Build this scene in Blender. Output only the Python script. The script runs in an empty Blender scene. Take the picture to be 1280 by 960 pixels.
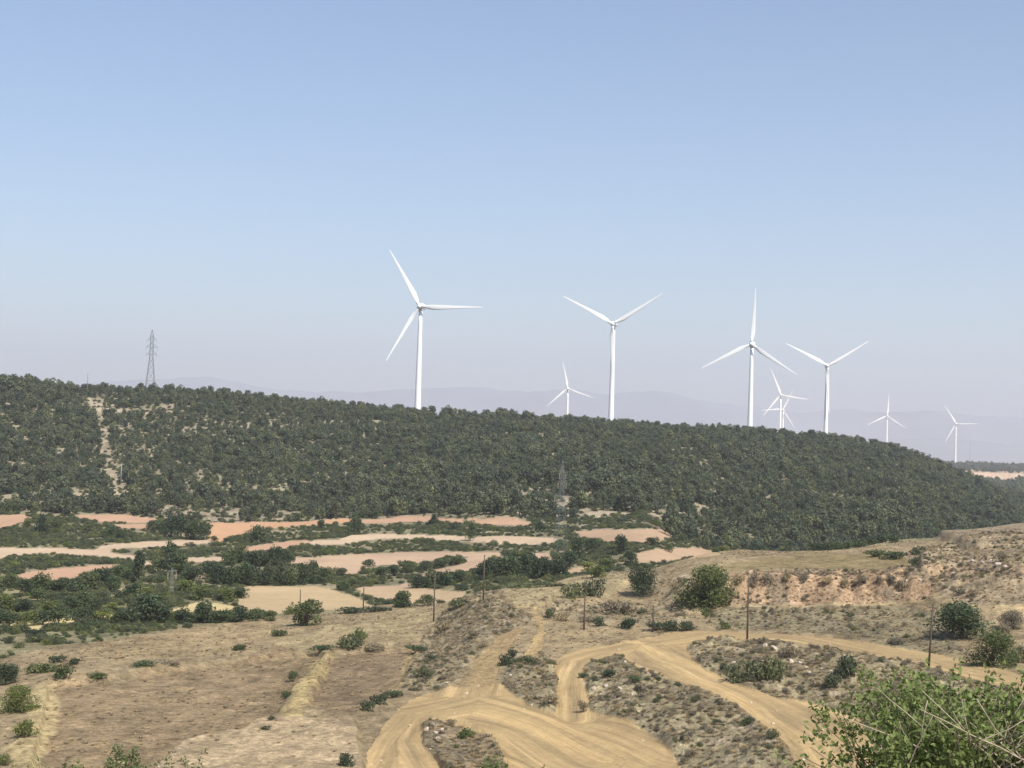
import bpy, math, random
import numpy as np
random.seed(7); RNG = np.random.default_rng(11)
R = math.radians
HAZE, SUN, SKY, EXPO = 1.12e-4, 4.3, .10, 0.6
scene = bpy.context.scene
COL = scene.collection
# ------------------------------------------------------------------ camera model
F = 2000.0                                   # focal length in photo pixels (photo 1280 x 960)
ROLL, PITCH = R(1.7), math.atan(60 / F)
fw = np.array([0, math.cos(PITCH), math.sin(PITCH)])
up0 = np.array([0, -math.sin(PITCH), math.cos(PITCH)]); rt0 = np.array([1., 0, 0])
rt = rt0 * math.cos(ROLL) + up0 * math.sin(ROLL)
up = up0 * math.cos(ROLL) - rt0 * math.sin(ROLL)

def ray(px, py):
    d = fw * F + rt * (px - 640) + up * (480 - py)
    h = math.hypot(d[0], d[1])
    return math.atan2(d[0], d[1]), d[2] / h          # azimuth, tangent of elevation
def project(x, y, z):
    dx = x * rt[0] + y * rt[1] + z * rt[2]
    dy = x * up[0] + y * up[1] + z * up[2]
    dz = x * fw[0] + y * fw[1] + z * fw[2]
    dz = np.where(dz > .1, dz, .1)
    return 640 + F * dx / dz, 480 - F * dy / dz

# ------------------------------------------------------------------ noise
def _h(i, j, s):
    n = (i * 374761393 + j * 668265263 + s * 1442695041) & 0xffffffff
    n = ((n ^ (n >> 13)) * 1274126177) & 0xffffffff
    return ((n ^ (n >> 16)) & 0xffff) / 65535.0
def vn(x, y, s=0):
    x = np.asarray(x, float); y = np.asarray(y, float)
    i = np.floor(x).astype(np.int64); j = np.floor(y).astype(np.int64)
    u = x - i; v = y - j; u = u * u * (3 - 2 * u); v = v * v * (3 - 2 * v)
    return ((_h(i, j, s) * (1 - u) + _h(i + 1, j, s) * u) * (1 - v) + (_h(i, j + 1, s) * (1 - u) + _h(i + 1, j + 1, s) * u) * v) * 2 - 1
def fbm(x, y, s=0, o=4):
    t = 0; a = 1; k = 0
    for q in range(o):
        t = t + a * vn(x, y, s + q * 17); k += a
        x, y = x * 1.97 + y * .31, y * 1.97 - x * .31; a *= .55
    return t / k * 1.5
def pchip(x, y, q):
    x = np.asarray(x, float); y = np.asarray(y, float)
    h = np.diff(x); d = np.diff(y) / h
    m = np.zeros_like(x)
    w1 = 2 * h[1:] + h[:-1]; w2 = h[1:] + 2 * h[:-1]
    ok = d[:-1] * d[1:] > 0
    with np.errstate(all='ignore'):
        m[1:-1] = np.where(ok, (w1 + w2) / (w1 / d[:-1] + w2 / d[1:]), 0)
    m[0], m[-1] = d[0], d[-1]
    q = np.clip(q, x[0], x[-1]); k = np.clip(np.searchsorted(x, q) - 1, 0, len(x) - 2)
    t = (q - x[k]) / h[k]
    return ((1 + 2 * t) * (1 - t) ** 2) * y[k] + t * (1 - t) ** 2 * h[k] * m[k] + t * t * (3 - 2 * t) * y[k + 1] + t * t * (t - 1) * h[k] * m[k + 1]

# ------------------------------------------------------------------ terrain profiles: (image row, distance) on the visible ground, ('z', distance, height) where hidden
NEAR = [('z', .5, -1.7), ('z', 5, -3.0), ('z', 16, -6.1), ('z', 30, -9.8), ('z', 60, -16.5), ('z', 95, -23.3)]
FARL = lambda D, z: [('z', D + 60, z - 2), ('z', D + 160, z - 10), ('z', 1500, -12), ('z', 2000, -15), ('z', 3300, -35), ('z', 5500, -120), ('z', 19000, -120)]
FARR = [('z', 1550, -47), ('z', 2000, -49), ('z', 2400, -47), ('z', 3300, -40), ('z', 5500, -120), ('z', 19000, -120)]
PRO = {
 -60: [(960,128),(900,155),(840,200),(800,235),(770,290),(740,330),(700,410),(660,520),(645,575),(600,660),(540,790),(480,900)],
 100: [(960,126),(900,150),(860,172),(820,205),(800,230),(780,262),(760,300),(730,350),(700,410),(670,490),(648,560),(640,580),(600,670),(540,790),(515,850),(490,905)],
 250: [(960,126),(900,150),(850,180),(815,212),(790,245),(765,285),(735,340),(700,410),(670,490),(650,550),(640,575),(600,660),(540,790),(495,910)],
 400: [(960,125),(900,147),(850,177),(810,213),(780,250),(765,275),(755,310),(720,370),(690,430),(660,510),(650,540),(640,580),(600,670),(540,810),(510,930)],
 530: [(960,126),(900,147),(860,165),(815,205),(780,245),(760,270),(750,315),(720,370),(690,430),(660,500),(640,560),(600,660),(560,780),(521,950)],
 620: [(960,127),(910,142),(870,158),(820,185),(780,212),(765,225),(740,250),('z',290,-31.5),(725,335),(690,420),(660,495),(640,545),(600,650),(560,780),(525,955)],
 720: [(960,130),(910,145),(895,150),(830,178),(810,190),(780,215),(750,240),(725,275),('z',320,-31.5),(700,400),(680,450),(660,500),(640,545),(600,650),(560,790),(530,960)],
 800: [(960,130),(930,137),(890,146),(850,159),(825,180),(800,200),(770,222),(745,245),(715,285),('z',330,-31),(690,400),(668,460),(650,510),(600,640),(560,790),(535,970)],
 900: [(960,124),(900,142),(868,152),(830,172),(800,195),(785,208),(757,229),(720,235),(705,262),(690,300),('z',345,-28),('z',400,-34),(688,510),(650,580),(600,700),(560,830),(543,980)],
 1000: [(960,120),(910,135),(880,149),(850,161),(830,170),(805,188),(785,205),(757,229),(718,234),(705,262),(688,305),('z',345,-28),('z',400,-36),(690,520),(650,600),(600,730),(570,860),(548,1020)],
 1120: [(960,118),(900,132),(850,160),(830,175),(812,190),(790,203),(757,227),(724,232),(705,262),(685,310),(676,330),('z',370,-28),('z',420,-38),(680,560),(640,650),(600,800),(575,960),(568,1060)],
 1200: [(960,118),(900,132),(860,152),(835,172),(818,185),(795,200),(765,216),(735,230),(710,260),(690,290),(672,330),('z',400,-30),('z',500,-42),(670,680),(640,800),(610,1000),(595,1130)],
 1290: [(960,118),(900,132),(870,148),(845,165),(825,182),(795,200),(765,215),(735,230),(710,255),(690,290),(662,340),('z',420,-30),('z',520,-44),(655,850),(640,1000),(628,1200)],
}
def prof(px, pts):
    D, Z, A = [], [], []
    a0, _ = ray(px, 540)
    for p in NEAR: D.append(p[1]); Z.append(p[2]); A.append(ray(px, 960)[0])
    for p in pts:
        if p[0] == 'z': D.append(p[1]); Z.append(p[2]); A.append(a0)
        else:
            a, t = ray(px, p[0]); D.append(p[1]); Z.append(t * p[1]); A.append(a)
    tail = FARL(D[-1], Z[-1]) if px < 1100 else FARR
    for p in tail: D.append(p[1]); Z.append(p[2]); A.append(a0)
    return D, Z, A
# distance rows
Ds = [.5, 2, 4, 7, 11, 16, 22, 30, 40, 52, 66, 80, 92, 102, 110, 116]
d = 118.
while d < 1180:
    Ds.append(d); d += .3 if 222 < d < 240 else min(max(d * d * 2.0e-5, .28), 3.1)
while d < 19000:
    Ds.append(d); d *= 1.03
Ds.append(19000.)
Ds = np.array(Ds)
AZ = np.concatenate([np.radians([-180,-140,-110,-80,-60,-48,-40,-34,-30,-27,-25,-23.5,-22.3,-21.3,-20.5,-19.9,-19.4]),
                     np.linspace(R(-19.0), R(19.0), 860), np.radians([19.4,19.9,20.5,21.3,22.3,23.5,25,27,30,34,40,48,60,80,110,140,180])])
cols = [(px,) + prof(px, p) for px, p in PRO.items()]
Zc = np.array([pchip(c[1], c[2], Ds) for c in cols]); Ac = np.array([np.interp(Ds, c[1], c[3]) for c in cols])
mean = (Zc[0] + Zc[-1]) / 2
Z = np.zeros((len(Ds), len(AZ)))
for i in range(len(Ds)):
    a = np.concatenate([[R(-180), R(-50)], Ac[:, i], [R(50), R(180)]])
    z = np.concatenate([[mean[i], Zc[0, i]], Zc[:, i], [Zc[-1, i], mean[i]]])
    Z[i] = pchip(a, z, AZ)
DD, AA = np.meshgrid(Ds, AZ, indexing='ij')
X = DD * np.sin(AA); Y = DD * np.cos(AA)
PX, PY = project(X, Y, Z)

def inpoly(poly, px, py):
    c = np.zeros(px.shape, bool)
    x0 = min(p[0] for p in poly); x1 = max(p[0] for p in poly); y0 = min(p[1] for p in poly); y1 = max(p[1] for p in poly)
    m = (px >= x0) & (px <= x1) & (py >= y0) & (py <= y1)
    if not m.any(): return c
    x = px[m]; y = py[m]; r = np.zeros(x.shape, bool)
    n = len(poly)
    for k in range(n):
        ax, ay = poly[k]; bx, by = poly[(k + 1) % n]
        if ay == by: continue
        r ^= ((ay > y) != (by > y)) & (x < (bx - ax) * (y - ay) / (by - ay) + ax)
    c[m] = r
    return c

HORIZ = 540 + (PX - 640) * .0297
fan = (np.abs(AA) < R(21)) & (DD > 60)
ny = np.clip((PY - HORIZ) / 100, .3, 4)
QX = PX + 3.0 * fbm(X / 5, Y / 5, 3) ; QY = PY + ny * 1.0 * fbm(X / 4, Y / 6, 5)
QR = PY + np.minimum(ny, 1.5) * .6 * fbm(X / 4, Y / 6, 5)
def area(poly, dmin=60, dmax=345, crisp=False):
    m = inpoly(poly, QX, QR)
    return m & (DD >= dmin) & (DD <= dmax) & fan

# ------------------------------------------------------------------ areas traced on the ground
ROAD_LOW = [(450,985),(460,940),(476,912),(500,884),(530,868),(560,858),(600,855),(622,852),(640,866),(660,882),(690,891),(740,889),(780,900),(802,909),(822,925),(846,946),(868,985)]
ISLAND = [(526,904),(540,901),(556,905),(578,911),(602,917),(616,928),(626,945),(640,985),(570,985),(550,960),(530,930)]
ROAD_UP = [(1310,855),(1240,833),(1190,822),(1130,810),(1060,800),(1000,794),(930,790),(880,788),(840,791),(800,799),(750,808),(715,816),(692,825),(696,850),(697,894),(740,891),(731,862),(728,832),(750,824),(775,819),(790,830),(812,842),(850,853),(885,862),(905,873),(935,892),(962,912),(985,935),(1000,962),(1005,990),(1095,990),(1092,930),(1075,900),(1055,888),(1010,880),(960,868),(920,855),(880,838),(862,820),(856,808),(870,801),(900,798),(940,800),(1000,804),(1060,813),(1100,821),(1160,834),(1200,845),(1250,859),(1310,876)]
TRACK1 = [(572,860),(586,838),(606,812),(626,793),(648,783),(656,787),(640,805),(628,825),(619,845),(619,858)]
TRACK2 = [(650,830),(660,812),(668,795),(675,785),(668,768),(668,760),(673,760),(680,782),(683,790),(678,805),(672,828)]
FIELDS = [
 ('salmon', [(-60,643),(0,644),(30,644),(40,648),(20,654),(8,661),(-60,668)]),
 ('salmon', [(92,645),(120,643),(160,643),(192,647),(198,651),(185,654),(120,653),(100,650)]),
 ('orange', [(252,653),(300,652),(360,652),(400,651),(440,649),(446,653),(400,656),(352,660),(318,665),(290,671),(278,679),(257,679),(260,670),(262,662)]),
 ('pale', [(-60,686),(0,684),(60,685),(115,687),(130,681),(160,678),(215,676),(262,675),(274,679),(230,682),(190,684),(150,686),(137,690),(150,694),(170,695),(168,700),(120,696),(80,693),(50,691),(20,694),(0,699),(-60,702)]),
 ('salmon', [(14,722),(30,716),(60,713),(105,708),(150,706),(152,709),(110,715),(95,723),(70,726),(50,724),(30,728)]),
 ('salmon', [(303,684),(340,679),(384,675),(388,679),(370,684),(340,689),(318,691),(306,690)]),
 ('pale', [(380,677),(420,675),(440,670),(480,667),(520,668),(600,671),(690,672),(702,676),(690,680),(640,680),(600,678),(560,675),(480,673),(445,678),(430,680),(390,681)]),
 ('pink', [(362,703),(372,696),(430,695),(500,690),(560,689),(628,690),(624,698),(600,704),(583,707),(582,696),(560,695),(530,704),(480,707),(455,710),(438,718),(405,718),(392,709)]),
 ('pink', [(445,734),(470,731),(500,730),(518,726),(525,721),(545,713),(583,705),(605,700),(598,709),(580,714),(556,717),(535,723),(515,730),(512,733),(540,737),(582,740),(575,749),(550,754),(530,756),(500,753),(470,747),(452,741)]),
 ('cream', [(304,733),(340,733),(400,734),(425,740),(450,749),(470,758),(440,762),(400,763),(340,767),(300,770),(296,755)]),
 ('straw', [(-60,778),(0,776),(40,776),(100,769),(160,764),(164,769),(110,777),(60,786),(40,790),(0,788),(-60,792)]),
 ('straw', [(198,766),(235,757),(250,751),(292,757),(292,764),(270,769),(240,767),(203,768)]),
 ('cream', [(133,746),(150,736),(161,732),(160,741),(150,747)]),
 ('tan', [(718,664),(760,662),(830,662),(840,672),(820,678),(790,679),(760,677),(730,673)]),
 ('tan', [(792,693),(815,687),(850,684),(880,686),(902,693),(870,698),(840,700),(800,704),(796,698)]),
 ('salmon', [(585,648),(640,649),(664,654),(655,657),(620,656),(586,653)]),
 ('salmon', [(450,650),(520,646),(580,649),(580,653),(520,652),(455,655)]),
 ('pink', [(660,691),(686,692),(692,701),(670,699)]),
 ('cream', [(706,713),(740,706),(754,708),(740,714),(715,718)]),
 ('pale', [(228,698),(280,696),(285,701),(260,704),(233,702)]),
 ('pale', [(176,702),(202,701),(198,706),(176,709)]),
 ('pink', [(244,722),(256,713),(260,718),(254,726)]),
 ('salmon', [(138,656),(200,657),(188,661),(150,660)]),
]
FC = {'salmon': (.49,.315,.205), 'orange': (.54,.325,.19), 'pale': (.54,.41,.28), 'pink': (.47,.335,.225), 'cream': (.46,.335,.215), 'straw': (.55,.42,.235), 'tan': (.44,.31,.20)}
BANKS = [  # polygon, colour, roughness weight
 ([(730,830),(760,824),(775,821),(812,844),(885,865),(930,893),(985,940),(1000,990),(870,990),(845,945),(800,908),(738,890)], (.285,.235,.16), 1.),
 ([(858,806),(900,799),(940,801),(1060,814),(1160,836),(1310,878),(1310,990),(1090,990),(1075,900),(960,868),(880,838)], (.295,.24,.16), 1.),
 ([(622,852),(636,826),(660,815),(692,826),(697,892),(660,883)], (.285,.235,.16), 1.),
 ([(895,722),(930,716),(1010,713),(1130,713),(1160,722),(1200,735),(1195,745),(1140,752),(1000,757),(890,758),(880,745)], (.40,.27,.185), 1.2),
 ([(500,862),(520,815),(545,775),(580,748),(605,738),(640,762),(672,768),(650,783),(610,800),(585,830),(560,856),(530,866)], (.30,.24,.165), .8),
 ([(820,728),(900,722),(880,760),(820,765)], (.40,.30,.20), .6),
 ([(1130,690),(1200,680),(1310,668),(1310,765),(1200,760),(1150,735)], (.33,.25,.175), .42),
 ([(1150,716),(1200,716),(1310,722),(1310,729),(1200,723),(1150,722)], (.40,.28,.19), 1.),
 (ISLAND, (.31,.235,.155), .8),
 ([(888,763),(960,760),(1140,757),(1190,775),(1205,818),(1160,818),(1060,796),(1000,790),(940,785),(885,782)], (.275,.225,.15), .38),
 ([(690,752),(760,748),(830,752),(870,765),(860,780),(760,778),(690,770)], (.29,.23,.155), .4),
]
PATCH = [  # soil and dry-grass patches: polygon, colour, dmin, dmax
 ([(60,852),(130,842),(300,822),(400,810),(405,818),(370,850),(345,890),(300,915),(220,930),(170,975),(30,985),(55,900)], (.295,.212,.136), 60, 345),
 ([(90,815),(200,792),(330,775),(345,790),(300,812),(150,828),(60,825)], (.34,.25,.155), 60, 345),
 ([(415,812),(520,808),(500,850),(470,875),(420,890),(385,880)], (.28,.20,.132), 60, 345),
 ([(352,905),(375,850),(398,815),(415,812),(400,850),(385,885),(380,905)], (.47,.355,.19), 60, 345),
 ([(510,815),(540,810),(525,830),(500,862),(480,862),(500,840)], (.43,.32,.18), 60, 345),
 ([(170,985),(230,930),(330,902),(445,900),(455,985)], (.43,.32,.215), 60, 345),
 ([(20,985),(10,940),(35,905),(30,870),(70,853),(75,880),(60,920),(40,985)], (.45,.345,.20), 60, 345),
 ([(330,800),(420,780),(530,762),(545,775),(520,800),(440,808),(360,815)], (.36,.275,.17), 60, 345),
 ([(880,712),(940,697),(1040,690),(1145,697),(1140,712),(1010,710)], (.27,.205,.115), 60, 345),
 ([(1140,660),(1220,655),(1310,650),(1310,690),(1220,690)], (.30,.23,.165), 60, 400),
 ([(1160,690),(1180,683),(1196,683),(1170,708),(1155,706)], (.62,.48,.33), 60, 345),
 ([(1225,698),(1310,690),(1310,708),(1235,710)], (.52,.36,.26), 60, 345),
 ([(1150,722),(1190,725),(1200,735),(1150,738)], (.52,.34,.24), 60, 345),
 ([(1180,742),(1240,742),(1310,762),(1310,772),(1230,760)], (.45,.32,.19), 60, 345),
 ([(620,740),(760,712),(800,712),(770,740),(700,755),(640,762)], (.34,.265,.165), 60, 345),
 ([(695,785),(860,790),(800,798),(720,812),(690,822),(680,800)], (.33,.245,.155), 60, 345),
 ([(890,757),(1000,757),(1140,749),(1200,741),(1240,740),(1240,744),(1200,746),(1140,754),(1000,761),(890,761)], (.47,.355,.23), 60, 345),
 ([(1130,748),(1200,752),(1260,760),(1310,775),(1310,782),(1250,768),(1190,758),(1130,753)], (.44,.33,.20), 60, 345),
 ([(825,730),(860,715),(890,722),(860,760),(830,765)], (.47,.36,.25), 60, 345),
 ([(620,768),(668,766),(672,772),(640,775),(615,772)], (.55,.42,.30), 60, 345),
 ([(1020,678),(1100,670),(1135,668),(1120,680),(1040,686)], (.45,.36,.24), 280, 420),
]
CLEAR = [[(115,502),(121,520),(124,560),(128,590),(142,628),(165,628),(154,600),(143,575),(134,545),(128,505)],
 [(106,508),(150,512),(215,510),(216,518),(150,519),(108,518)], [(104,498),(128,500),(140,509),(108,510)],
 [(66,560),(82,560),(84,568),(68,566)], [(40,535),(50,538),(48,546),(40,542)], [(12,578),(34,580),(30,588),(10,586)],
 [(168,562),(196,563),(190,574),(172,572)], [(228,536),(248,537),(246,544),(230,543)], [(80,612),(112,614),(118,638),(95,634)],
 [(534,636),(584,634),(584,641),(536,643)], [(628,632),(650,634),(660,646),(630,644)], [(596,634),(606,634),(606,640),(598,640)],
 [(660,600),(668,600),(672,640),(655,640)], [(722,620),(748,615),(746,632),(730,632)], [(690,620),(712,622),(712,646),(692,648)],
 [(200,636),(300,638),(304,650),(202,650)], [(340,643),(376,641),(376,650),(342,652)], [(720,640),(830,640),(830,662),(722,664)],
 [(1050,640),(1070,641),(1068,647),(1052,646)], [(960,595),(980,596),(978,601),(962,600)], [(1100,610),(1120,612),(1118,617),(1102,616)],
 [(1130,622),(1150,624),(1146,629),(1132,628)], [(540,520),(552,521),(550,527),(541,526)], [(1040,612),(1056,612),(1056,618),(1042,617)]]
FOOT = lambda px: np.interp(px, [-60,0,200,300,430,520,600,680,760,830,880], [641,641,650,652,650,646,646,655,660,664,686])

tint = np.zeros(Z.shape + (3,))
tint[:] = (.32,.24,.155)
cls = np.zeros(Z.shape, np.int32)          # 0 ground, 1 road, 2.. fields, 100 hillside, 101 plain
bankw = np.zeros(Z.shape); roadw = np.zeros(Z.shape)
hill = fan & (((QY < FOOT(PX)) & (DD > 520)) | ((PX > 830) & (DD > 470))) & (DD < 1450)
hill |= (~fan) & (DD > 560) & (DD < 1450)
valley = (DD > 195) & (DD < 700) & (PX < 905) & ~hill & inpoly([(-70,838),(0,826),(60,809),(150,797),(230,785),(330,772),(400,766),(470,757),(545,756),(590,742),(625,731),(700,722),(745,708),(800,702),(900,694),(905,600),(-70,600)], QX, QY)
valley |= fan & (DD > 285) & (DD < 560) & ~hill & (PX < 905) & (QY < 745) & (DD > 300)
valley |= fan & (DD > 325) & (DD < 480)
g = fbm(X / 9, Y / 9, 21)[..., None]
tint[valley] = (np.array([.24,.21,.13]) + np.array([.10,.07,.05]) * g)[valley]
clear = np.zeros(Z.shape, bool)
for p in CLEAR: clear |= area(p, 480, 1300)
tint[hill] = (np.array([.27,.235,.16]) + np.array([.06,.05,.04]) * g)[hill]
tint[clear] = (np.array([.33,.275,.195]) + np.array([.10,.09,.07]) * g)[clear]
cls[hill] = 100
for poly, c, d0, d1 in PATCH:
    m = inpoly(poly, PX + 9 * fbm(X / 7, Y / 9, 13), PY + ny * 2.0 * fbm(X / 6, Y / 9, 15)) & (DD > d0) & (DD < d1) & fan; tint[m] = c
OLIVE = inpoly(PATCH[8][0], PX, PY) & (DD < 345) & (DD > 200)
for _ in range(5):
    tn = tint.copy(); tn[1:-1, 1:-1] = (tint[:-2, 1:-1] + tint[2:, 1:-1] + tint[1:-1, :-2] + tint[1:-1, 2:] + tint[1:-1, 1:-1]) / 5
    nm_ = (DD < 345)[..., None]; tint = np.where(nm_, tn, tint)
for poly, c, w in BANKS:
    m = area(poly); tint[m] = c; bankw[m] = w
for k, (kind, poly) in enumerate(FIELDS):
    m = area(poly, 232, 700); tint[m] = FC[kind]; cls[m] = 2 + k; valley &= ~m; hill &= ~m
road = (area(ROAD_LOW) & ~area(ISLAND)) | area(ROAD_UP) | area(TRACK1) | area(TRACK2)
rock_c = np.array([.42,.295,.165])
tint[road] = rock_c; cls[road & ~(area(TRACK1) | area(TRACK2))] = 1; bankw[road] = 0; roadw[road] = 1
# distant plain: a patchwork of fields
far = DD > 1450
cls[far] = 101
u, v = X / 420, Y / 900
cell = _h(np.floor(u + .4 * vn(v, u, 3)).astype(np.int64), np.floor(v + .4 * vn(u, v, 5)).astype(np.int64), 9)
ptc = np.where((cell > .55)[..., None], np.array([.46,.34,.23]), np.where((cell > .3)[..., None], np.array([.36,.28,.19]), np.array([.12,.13,.08])))
tint[far] = ptc[far]
nearband = far & (PX > 1150) & (DD > 2150) & (DD < 2750)
tint[nearband] = (.58,.42,.29)
for _ in range(2):
    b = bankw.copy(); b[1:-1, 1:-1] = (b[:-2, 1:-1] + b[2:, 1:-1] + b[1:-1, :-2] + b[1:-1, 2:] + 2 * b[1:-1, 1:-1]) / 6; bankw = b
fieldm0 = (cls >= 2) & (cls < 100)
# wheel ruts run along the road centre lines
def zcol(az):
    j = np.interp(az, AZ, np.arange(len(AZ))); j0 = int(min(j, len(AZ) - 2)); f = j - j0
    return Z[:, j0] * (1 - f) + Z[:, j0 + 1] * f
def hit(px, py, dmin=100, dmax=1400):
    az, t = ray(px, py); zc = zcol(az); s = zc - t * Ds
    k = np.where((Ds[1:] >= dmin) & (s[1:] >= 0) & (Ds[1:] <= dmax))[0]
    if len(k) == 0: k = [int(np.argmax(np.where((Ds[1:] >= dmin) & (Ds[1:] <= dmax), s[1:], -1e9)))]
    k = k[0] + 1
    f = s[k - 1] / (s[k - 1] - s[k]) if s[k] > 0 and s[k - 1] < 0 else 1
    D = Ds[k - 1] + f * (Ds[k] - Ds[k - 1])
    return D * math.sin(az), D * math.cos(az), float(np.interp(D, Ds, zc)), D
CL = [[(462,985),(484,925),(520,890),(600,872),(690,900),(770,932),(850,985)], [(560,985),(530,960),(508,925),(530,893),(600,885),(690,912),(760,950)],
      [(712,900),(712,850),(722,826),(800,806),(880,794),(1000,799),(1160,828),(1300,864)],
      [(800,803),(830,825),(880,848),(960,885),(1020,930),(1045,985)], [(598,870),(610,835),(640,795),(652,786)]]
best = np.full(Z.shape, 1e9); lat = np.zeros(Z.shape); lon = np.zeros(Z.shape)
rm = road
xr, yr = X[rm], Y[rm]; bb = np.full(xr.shape, 1e9); la = np.zeros(xr.shape); lo = np.zeros(xr.shape)
for ci, line in enumerate(CL):
    pts = [hit(*p)[:2] if p[1] < 980 else hit(p[0], 960)[:2] for p in line]
    s = ci * 900.
    for (ax, ay), (bx, by) in zip(pts, pts[1:]):
        L = math.hypot(bx - ax, by - ay) + 1e-6; ux, uy = (bx - ax) / L, (by - ay) / L
        t = np.clip((xr - ax) * ux + (yr - ay) * uy, 0, L)
        ex, ey = xr - ax - t * ux, yr - ay - t * uy; dd = np.hypot(ex, ey)
        m = dd < bb; sg = np.sign(ex * uy - ey * ux)
        bb[m] = dd[m]; la[m] = (sg * dd)[m]; lo[m] = (s + t)[m]; s += L
rut = .6 * vn(la * .95 + .5 * vn(lo / 14, la / 6, 3), lo / 26, 31) + .4 * vn(la * 2.1 + .4 * vn(lo / 9, la, 8), lo / 14, 33)
tv = np.clip(rut, -1, 1)[:, None]
tint[rm] = tint[rm] * (1 + .30 * tv) + np.array([.03, .016, 0]) * tv
rz = np.zeros(Z.shape); rz[rm] = rut * .10; lat[rm] = la; lon[rm] = lo
LEVELS = [(PATCH[0][0], -.8), (PATCH[2][0], -.6), (PATCH[3][0], .1), (PATCH[5][0], .5), (PATCH[9][0], 1.4), (PATCH[10][0], .5), (PATCH[12][0], -.8), (PATCH[14][0], .5), (PATCH[6][0], .2),
 ([(1150,700),(1310,692),(1310,722),(1190,716),(1150,720)], 1.5), ([(1130,722),(1310,732),(1310,745),(1200,738),(1140,745)], 1.1), ([(1140,742),(1310,735),(1310,775),(1200,770)], .5), ([(690,742),(900,735),(890,768),(690,772)], -.7)]
for poly, hh in LEVELS:
    w = inpoly(poly, QX, PY).astype(float) * (DD < 345) * (DD > 100)
    for _ in range(3): w[1:-1, 1:-1] = (w[:-2, 1:-1] + w[2:, 1:-1] + w[1:-1, :-2] + w[1:-1, 2:] + w[1:-1, 1:-1]) / 5
    Z = Z + hh * w
# small relief
mead = fan & (DD < 345) & ~valley & ~fieldm0 & (roadw < .5)
Z = Z + mead * (.13 * fbm(X / 1.7, Y / 1.7, 44, 4) + .12 * fbm(X / 5, Y / 5, 45, 3))
rough = fbm(X / 14, Y / 14, 41, 5)
gully = np.abs(fbm(X / 3.2, Y / 7, 43, 4))
Z = Z + fan * (1 - roadw) * rough * np.where(DD < 345, .22, np.where(hill, 1.1, .3)) * np.clip((DD - 60) / 60, 0, 1)
Z = Z + bankw * (.75 * fbm(X / 4.5, Y / 4.5, 47, 5) + .5 * (.5 - gully)) + rz
Z = Z + (~fan & (DD > 200) & (DD < 5000)) * rough * .8
# mottling of the soil itself
n1 = fbm(X / 2.2, Y / 3.5, 51, 4); n2 = fbm(X / 18, Y / 24, 53, 3); n3 = vn(X / .8, Y / 1.6, 57)
mott = 1 + (1 - .75 * roadw) * ((.16 + .14 * (DD < 345)) * n1 + .14 * n2 + .12 * n3 + .13 * np.clip(fbm(X / 1.1, Y / 2.2, 59, 3), -1, 1))
fieldm = (cls >= 2) & (cls < 100)
mott = np.where(fieldm, 1 + .10 * n2 + .05 * n1 + .05 * vn(X / 60, Y / 2.2, 63), mott)
tint *= np.clip(mott, .4, 1.6)[..., None] * np.where(DD < 345, .875, np.where(fieldm, .86, .92))[..., None] * np.where((DD < 345)[..., None], np.array([1.01, 1.03, .915]), np.array([1., .985, .96]))
stony = .55 * np.clip((fbm(X / 1.6, Y / 1.6, 61, 4) - .45) * 4, 0, 1) * np.clip(bankw, 0, 1)
tint = tint * (1 - .75 * stony[..., None]) + np.array([.46,.36,.27]) * .75 * stony[..., None]
scr = np.clip((fbm(X / 3., Y / 3., 67, 4) - .12) * 4, 0, 1) * np.clip(bankw, 0, 1) * (1 - stony)
tint = tint * (1 - .65 * scr[..., None]) + np.array([.15,.13,.09]) * .65 * scr[..., None]
PX, PY = project(X, Y, Z)

# ------------------------------------------------------------------ materials
def mat(name):
    m = bpy.data.materials.new(name); m.use_nodes = True
    nt = m.node_tree; b = nt.nodes['Principled BSDF']; return m, nt, b
def nd(nt, t, **kw):
    n = nt.nodes.new(t)
    for k, v in kw.items(): setattr(n, k, v)
    return n
def mix(nt, a, b, f, mode='MIX'):
    n = nd(nt, 'ShaderNodeMix', data_type='RGBA', blend_type=mode)
    for s, v in ((6, a), (7, b), (0, f)):
        if hasattr(v, 'links') or isinstance(v, bpy.types.NodeSocket): nt.links.new(v, n.inputs[s])
        else: n.inputs[s].default_value = v
    return n.outputs[2]
def noise(nt, scale, vec=None, detail=4, rough=.6):
    n = nd(nt, 'ShaderNodeTexNoise'); n.inputs['Scale'].default_value = scale; n.inputs['Detail'].default_value = detail; n.inputs['Roughness'].default_value = rough
    if vec: nt.links.new(vec, n.inputs['Vector'])
    return n.outputs['Fac']
def ramp(nt, fac, stops):
    n = nd(nt, 'ShaderNodeValToRGB'); e = n.color_ramp.elements
    while len(e) < len(stops): e.new(.5)
    for i, (p, c) in enumerate(stops): e[i].position = p; e[i].color = (*c, 1)
    nt.links.new(fac, n.inputs[0]); return n.outputs[0]
def bump(nt, b, h, strength=.5, dist=.1):
    n = nd(nt, 'ShaderNodeBump'); n.inputs['Strength'].default_value = strength; n.inputs['Distance'].default_value = dist
    nt.links.new(h, n.inputs['Height']); nt.links.new(n.outputs[0], b.inputs['Normal'])
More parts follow.
